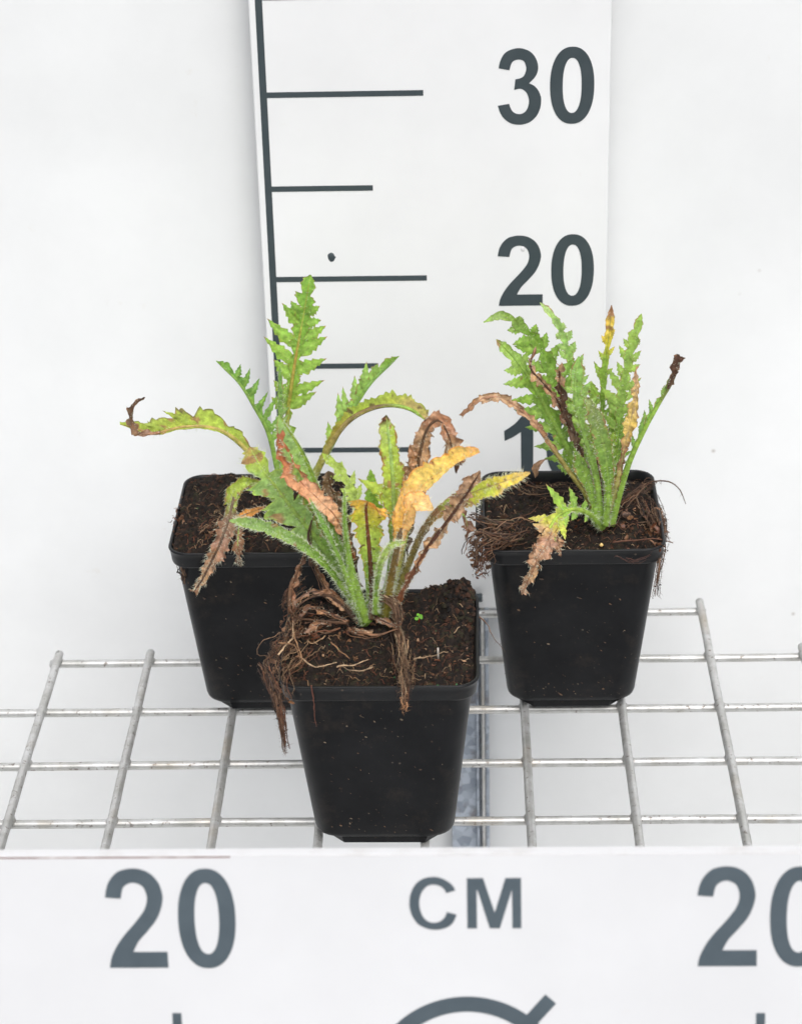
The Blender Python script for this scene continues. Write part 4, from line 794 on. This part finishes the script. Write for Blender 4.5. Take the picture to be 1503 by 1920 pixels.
leaf(pts=[(1130,985,.6),(1128,900,.8),(1128,820,.9),(1130,740,1),(1136,670,1),(1142,620,.9),(1146,572,.8)], wl=[(0,3),(.45,8),(.6,18),(.7,34),(.78,18),(.9,18),(1,1)], wr=[(0,3),(.45,10),(.6,18),(.75,18),(.9,16),(1,1)], col=[(0,STK),(.5,RG),(.72,lin((140,176,80))),(.82,lin((196,196,80))),(.92,YEL),(1,BR)], t0=.4, lobes=(6,.45,.25), rib=(7,2), seed=68, fing=(5, 36, 9), hair=(120,6), margin=(BR,.06), patch=(BR,.05,3.), label='upright leaf with a yellow and brown tip', **A)
leaf(pts=[(1138,985,.2),(1148,900,.3),(1158,820,.4),(1166,750,.5),(1176,690,.5),(1188,635,.5),(1202,588,.5)], wl=[(0,3),(.35,8),(.5,36),(.65,40),(.8,32),(.92,18),(1,1)], wr=[(0,3),(.35,6),(.5,22),(.7,30),(.85,24),(.95,10),(1,1)], col=[(0,STK),(.4,RG),(.7,RG2),(1,RG2)], t0=.32, lobes=(8,.65,.3), rib=(7,1.8), seed=69, fing=(8, 42, 13), hair=(140,6), **A)
leaf(pts=[(1145,985,-.3),(1162,920,-.2),(1182,860,-.1),(1208,805,0),(1236,755,.1),(1260,715,.2),(1276,672,.3)], wl=[(0,3),(.35,5),(.5,22),(.65,28),(.8,24),(.9,12),(1,3)], wr=[(0,3),(.5,4),(.9,5),(1,3)], col=[(0,STK),(.5,lin((120,168,92))),(.8,RG),(.9,DGREEN),(1,DBR)], t0=.38, lobes=(6,.6,.25), aR=75, rib=(8,2), ribback=False, ribcol=[(0,STK),(.7,STK),(.9,GBR),(1,DBR)], seed=70, fing=(6, 30, 9), hair=(100,6), **A)
leaf(pts=[(1252,728,0),(1262,705,0),(1266,685,0),(1275,668,0)], wl=[(0,4),(.5,12),(.9,12),(1,6)], wr=[(0,4),(.5,10),(.9,11),(1,6)], col=[(0,GBR),(.5,DBR),(1,DBR)], t0=.02, lobes=(3,.3,.3), dry=True, crump=1., curl=60, rib=(3,3), ribcol=[(0,DBR),(1,DBR)], seed=71, hair=(60,5), label='dark shrivelled leaf tip', **A)
leaf(pts=[(1140,960,-.9),(1160,890,-1.1),(1172,830,-1.3),(1186,775,-1.4),(1192,735,-1.4),(1192,688,-1.4)], wl=[(0,3),(.4,8),(.6,13),(.8,10),(1,3)], wr=[(0,3),(.4,8),(.6,12),(.8,9),(1,3)], col=[(0,lin((140,150,80))),(.4,BR),(.6,lin((216,192,110))),(.8,lin((214,190,130))),(1,PINKB)], t0=.3, lobes=(6,.25,.3), dry=True, crump=1.2, curl=40, rib=(6,2), ribcol=[(0,lin((150,160,90))),(1,TAN)], seed=72, hair=(100,6), label='dried cream coloured leaf', **A)
leaf(pts=[(1134,985,-1.2),(1140,920,-1.6),(1136,860,-1.9),(1122,800,-2.1),(1102,745,-2.2)], wl=[(0,3),(.3,10),(.5,22),(.75,26),(.92,14),(1,2)], wr=[(0,3),(.3,10),(.5,20),(.75,22),(.92,12),(1,2)], col=[(0,STK),(.4,MID),(.7,lin((124,156,88))),(.95,lin((140,156,108))),(1,GBR)], t0=.25, lobes=(7,.35,.25), rib=(7,2), seed=73, hair=(280,8), label='small dull green leaf in the middle', **A)
leaf(pts=[(1120,980,-1),(1108,920,-1.2),(1090,870,-1.2),(1076,840,-1.2)], wl=[(0,3),(.4,16),(.7,26),(1,1)], wr=[(0,3),(.4,12),(.7,16),(1,1)], col=[(0,STK),(.4,RG),(1,RG)], t0=.2, lobes=(6,.25,.3), rib=(7,3), seed=74, hair=(200,7), **A)
for k, (x, y, dy, w, sdd) in enumerate([(1108,715,1.2,36,75),(1158,735,1.1,32,76),(1150,810,.2,26,77),(1092,790,.4,34,78),(1180,770,.9,26,79),(1060,740,1.0,30,80),(1118,800,.6,34,81)]):
    leaf(pts=[(1128+k*3,985,.2),(1128+(x-1128)*.35,985+(y-985)*.4,dy*.6),(1128+(x-1128)*.8,985+(y-985)*.8,dy),(x,y,dy)], wl=[(0,3),(.4,w*.5),(.65,w),(.9,w*.5),(1,1)], wr=[(0,3),(.4,w*.5),(.65,w),(.9,w*.5),(1,1)], col=[(0,STK),(.5,RG2 if k % 2 else RG),(1,lin((150,184,90)))], t0=.3, lobes=(6,.6,.3), rib=(7,2), seed=sdd, fing=(6,42,9), hair=(120,7), patch=(GBR,.05,2.5), **A)
# thick stalks in the crown
for k, (x, y, c) in enumerate([(1088,840,STK),(1105,850,lin((150,182,104))),(1150,850,STK),(1165,850,lin((146,176,90))),(1120,850,lin((96,66,56)))]):
    leaf(pts=[(1130+(k-2)*3,988,-.5),(1130+(x-1130)*.5,920,-.8),(x,y,-.9+.2*k)], wl=[(0,3),(.5,4),(1,1)], wr=[(0,3),(.5,4),(1,1)], col=[(0,c),(1,c)], t0=.6, lobes=(3,.2,.2), rib=(8,3), ribback=False, ribcol=[(0,STK if k != 4 else c),(1,c)], seed=85+k, hair=(160,7), name='stem', nt_=60, **A)
# low drooping leaf, green then withered
leaf(pts=[(1128,990,-.8),(1105,965,-1.6),(1075,955,-2.4),(1045,968,-3.1),(1025,1000,-3.8)], wl=[(0,3),(.3,8),(.5,24),(.7,34),(.9,36),(1,22)], wr=[(0,3),(.3,8),(.45,14),(.6,36),(.8,46),(.92,38),(1,16)], col=[(0,STK),(.3,STK),(.5,lin((140,184,90))),(.72,lin((150,192,84))),(.88,lin((200,200,90))),(1,TAN)], t0=.25, lobes=(4,.6,.3), sweep=.5, aL=25, aR=5, rib=(8,3), ribback=False, ribcol=[(0,STK),(1,YG)], margin=(TAN,.10), seed=91, fing=(4, 55, 13), hair=(320,8), patch=(TAN,.05,2.), label='low green leaf bending forward over the rim', **A)
leaf(pts=[(1040,985,-3.4),(1025,1020,-4.4),(1008,1045,-4.85),(996,1075,-4.9),(978,1116,-4.9)], wl=[(0,14),(.25,34),(.45,22),(.6,12),(.8,14),(1,5)], wr=[(0,14),(.25,36),(.45,22),(.6,10),(.8,16),(1,5)], col=[(0,lin((216,190,110))),(.2,PINKB),(.6,TAN),(1,lin((196,164,140)))], t0=.02, lobes=(5,.5,.4), dry=True, crump=1.9, curl=55, rib=(3,2), ribcol=[(0,BR),(1,BR)], seed=92, hair=(220,7), label='withered pinkish leaf end hanging over the front rim', **A)
leaf(pts=[(1035,990,-3.4),(1042,1018,-4.3),(1052,1040,-4.8)], wl=[(0,8),(.5,16),(1,4)], wr=[(0,8),(.5,14),(1,4)], col=[(0,TAN),(1,BR)], t0=.02, lobes=(3,.5,.4), dry=True, crump=1.6, curl=40, rib=(2,1), seed=93, hair=(80,6), **A)
leaf(pts=[(1078,870,-.2),(1045,860,-.4),(1020,862,-.6),(1005,876,-.7),(1003,896,-.7)], wl=[(0,1),(.6,2),(.8,7),(1,1)], wr=[(0,1),(.6,2),(.8,7),(1,1)], col=[(0,BR),(1,GBR)], t0=.5, lobes=(3,.2,.2), dry=True, rib=(2.2,1), ribcol=[(0,BR),(1,BR)], seed=94, hair=None, **A)
# roots
for i, (p, n_, sp, rd) in enumerate([
    ([(985,1005,(9.7,)),(945,1012,(9.8,)),(905,1000,(10.,)),(862,992,(10.,))], 5, 9, 3.0), ([(960,985,(9.7,)),(920,978,(9.9,)),(872,962,(10.2,))], 9, 8, 2.8),
    ([(1000,1000,(9.7,)),(950,1018,(9.8,)),(920,1040,(9.4,)),(912,1078,(8.4,))], 7, 16, 1.7), ([(950,1000,(9.8,)),(918,1018,(9.8,)),(902,1050,(9.2,)),(908,1082,(8.4,))], 6, 12, 2.4),
    ([(930,990,(9.8,)),(895,1008,(9.8,)),(880,1040,(9.2,)),(884,1050,(9,))], 7, 8, 1.4), ([(940,1005,(9.8,)),(905,1025,(9.6,)),(893,1058,(9,)),(900,1078,(8.6,))], 8, 6, 3.0),
    ([(1010,960,(9.8,)),(960,990,(9.9,)),(915,1000,(10,)),(880,1000,(10,))], 5, 14, 1.8)]):
    strands(right, RY, p, n_, sp, rd, ROOTC+([lin((104, 92, 66))] if i < 2 else [lin((132, 84, 54))]), 300+i, 'root_mat' if i else 'root_mat', wig=.8 if i > 1 else .3, dY=.25, label='dead roots and stalks spilling over the left corner' if i == 0 else None)
for i, (x, y) in enumerate([(868,1042),(885,1050),(895,1035)]): strands(right, RY, [(905,1000,-4),(x+14,1012,-4.1),(x,y,-4.2)], 4, 8, 1.4, ROOTC, 115+i, 'stray_root')
strands(right, RY, [(1165,985,-.5),(1180,1000,-1.5),(1200,990,-1),(1190,960,.4),(1170,950,1)], 14, 30, 2.4, ROOTC+[lin((120,96,84))], 121, 'dead_stalks', wig=.6, dY=.7)
strands(right, RY, [(1155,950,.6),(1180,925,1.2),(1215,905,2),(1250,902,2.2),(1275,918,2.2),(1285,946,2.2)], 1, 1, 2, [lin((110,80,62))], 122, 'stray_root')
strands(right, RY, [(1160,960,.4),(1190,930,1),(1222,905,1.8),(1236,912,2)], 12, 10, 1.5, ROOTC, 123, 'stray_root', wig=.4)
strands(right, RY, [(1225,930,2),(1238,960,.8),(1243,1000,-1.6),(1238,1040,-3.6),(1232,1085,-4.2),(1228,1125,-4.2)], 18, 8, 1.8, ROOTC, 124, 'hanging_root', label='dry root hanging down past the right rim', dY=.1, wig=.2)
strands(right, RY, [(1205,930,.4),(1225,970,-1),(1243,1010,-2.5)], 14, 16, 1.6, ROOTC, 125, 'root_mat', wig=.4)
strands(right, RY, [(1150,1018,-3.6),(1200,1012,-3.4),(1235,1010,-3.2),(1262,1018,-3.2)], 1, 1, 2, [lin((100,66,50))], 126, 'stray_root')
strands(right, RY, [(960,905,1.6),(1000,925,1.4),(1060,918,1.8),(1100,925,1.6)], 5, 20, 2.4, ROOTC, 127, 'root_mat', wig=.3)
strands(right, RY, [(1150,1040,-4.3),(1185,1052,-4.5),(1210,1045,-4.5),(1230,1030,-4.5)], 5, 10, 1.0, [lin((88,56,46))], 128, 'stray_root')
q = atz(1127, 1022, 9.4+ZO); mb = MB(); mb.tube([q+Vector((0, 0, -.1)), q, q+Vector((0, 0, .1))], [.04, .11, .04], 8, lin((226, 190, 120))); mb.build('slow_release_pellet', M_hair, right)
# plant label tucked in the left rim
ta, tb = atz(901, 905, 9.75+ZO), atz(903, 985, 9.75+ZO)
tagm = empty('plant_label', (ta.x-.35, (ta.y+tb.y)/2, 9.2+ZO), 'thin black label with white lettering at the right pot left rim', 'label')
mb = MB(); x0 = -.56; x0 = RX-4.75; mb.box((x0-.02, tb.y, 9.1+ZO), (x0+.30, ta.y, 9.78+ZO)); mb.build('strip', M_pot, tagm, smooth=False, bevel=.03)
mt, nt, b = newmat('label_print'); b.inputs['Base Color'].default_value = (.7, .7, .68, 1); M_print = mt
def zig(y0, ln, w):
    mb = MB(); pts = []
    for i in range(9): pts.append(Vector((x0+.14+(.075 if i % 2 else -.075), y0+ln*i/8, 9.79+ZO)))
    mb.tube(pts, w, 5); mb.build('lettering', M_print, tagm)
ym = atz(903, 972, 9.78+ZO).y; yn = atz(903, 930, 9.78+ZO).y
zig(ym, (yn-ym)*.45, .022); zig(ym+(yn-ym)*.55, (yn-ym)*.45, .022)
# dirt stuck on pots: small flakes proud of the front faces
for root, cx, cy, yaw, sd in ((front, FX, FY, FYAW, 1), (left, LX, LY, LYAW, 2), (right, RX, RY, RYAW, 3)):
    r = random.Random(sd+70); mb = MB(); potm = [o for o in root.children if o.name.startswith('pot')][0]
    for _ in range(170):
        t = r.random(); z = 1.3+7.4*t; hw = 3.27+.88*(z-1.3)/7.5/(1.05)+.012; fx = r.choice((0, 0, 0, 1, 2))
        if r.random() < .3: z = 1.4+r.random()*.9; hw = 3.27+.88*(z-1.3)/7.5/1.05+.012
        u = r.uniform(-1, 1)*(hw-.9)
        x, y = (u, -hw-.005) if fx == 0 else ((hw+.005, u) if fx == 1 else (-hw-.005, u))
        wx, wy = cx+x*math.cos(yaw)-y*math.sin(yaw), cy+x*math.sin(yaw)+y*math.cos(yaw); s = .015+.05*r.random()**3
        tv = Vector((1, 0, .0)) if fx == 0 else Vector((0, 1, 0)); nv = Vector((0, -1, 0)) if fx == 0 else Vector((1 if fx == 1 else -1, 0, 0)); p = Vector((wx, wy, z)); up = Vector((0, 0, 1)); el_ = r.uniform(.5, 1.8); rot = r.random()*3
        vs = [p+tv*(s*el_*math.cos(a+rot)*r.uniform(.7, 1.3))+up*(s*math.sin(a)*r.uniform(.7, 1.3)) for a in [6.283*i/6 for i in range(6)]]+[p+nv*s*.5]
        mb.add(vs, [(i, (i+1) % 6, 6) for i in range(6)], r.choice([lin((84, 60, 44)), lin((104, 80, 60)), lin((66, 50, 40)), lin((112, 98, 82))]))
    d = mb.build('dirt_specks', M_root, potm, smooth=False); d['kind'] = 'stuff'

SC = [lin((96, 68, 50)), lin((124, 90, 66)), lin((150, 112, 86)), lin((70, 52, 42)), lin((112, 70, 50)), lin((168, 134, 106))]
z_ = 9.5+.32
scraps(front, [(FX-4.7, FX-3.1, FY-3.9, FY+3.2, z_-.1, z_+.55), (FX-4.9, FX-4.0, FY-4.4, FY-.5, z_-1.0, z_+.2), (FX-3.6, FX-.4, FY-.3, FY+2.2, z_, z_+.5)], 210, SC[:5], 501, label='scraps of dead leaf along the left rim')
scraps(front, [(FX-4, FX+4, FY-4, FY+4, z_-.25, z_)], 120, SC, 502, size=(.06, .3))
z_ = 9.5+.8
scraps(right, [(RX-5.2, RX-3.2, RY-4.2, RY-.5, z_-.2, z_+.4), (RX-4.9, RX-4.3, RY-4.4, RY-3.2, z_-1.4, z_)], 230, SC[:5], 503, label='crumbling dead leaf scraps at the left corner')
scraps(right, [(RX+.6, RX+3.4, RY-2.4, RY+1.5, z_-.15, z_+.35), (RX+3.5, RX+4.5, RY-4, RY+1, z_-.3, z_+.2)], 110, SC[:5], 504, size=(.1, .55))
scraps(right, [(RX-4, RX+4, RY-4, RY+4, z_-.3, z_)], 90, SC, 505, size=(.06, .3))
scraps(left, [(LX-4.4, LX-2.6, LY-3.6, LY+1.5, z_-.2, z_+.25), (LX-4.6, LX-4.1, LY-1.5, LY+1.5, z_-.1, z_+.3)], 110, SC[:5], 506)
scraps(left, [(LX-4, LX+4, LY-4, LY+4, z_-.2, z_+.1)], 90, SC, 507, size=(.06, .3))

ZO = .37
# flattened dead leaf stalks lying round the crown of the front plant
for k, (pp, w_, cc_) in enumerate([([(680,1168,-.3),(640,1135,-.5),(600,1110,-.6),(566,1118,-.9),(548,1150,-1.3)], 9, TAN), ([(672,1165,-.4),(630,1120,-.2),(604,1085,-.1),(590,1040,-.2)], 8, RBR),
        ([(655,1165,-.7),(612,1150,-.9),(580,1140,-1.1),(560,1160,-1.5)], 8, BR), ([(700,1182,-1.2),(672,1186,-1.4),(655,1176,-1.5)], 8, TAN), ([(745,1178,-1.2),(720,1165,-1),(700,1158,-.8)], 9, BR),
        ([(545,1150,-1),(548,1105,-.9),(562,1065,-.8),(574,1035,-.7)], 6, RBR), ([(740,1120,-.9),(752,1150,-1.2),(742,1175,-1.4)], 7, TAN), ([(620,1170,-1),(585,1175,-1.4),(556,1195,-1.9)], 7, lin((104,76,58)))]):
    leaf(front, YCF, pts=pp, wl=[(0,w_*.5),(.4,w_),(.8,w_*.7),(1,2)], wr=[(0,w_*.5),(.5,w_*.8),(1,2)], col=[(0,cc_),(.5,BR),(1,DBR)], t0=.02, lobes=(5,.3,.3), dry=True, crump=1.3, curl=40, rib=(2.5,1.2), ribcol=[(0,DBR),(1,DBR)], hair=(30,5), seed=520+k, nt_=80, name='dead_stalk')
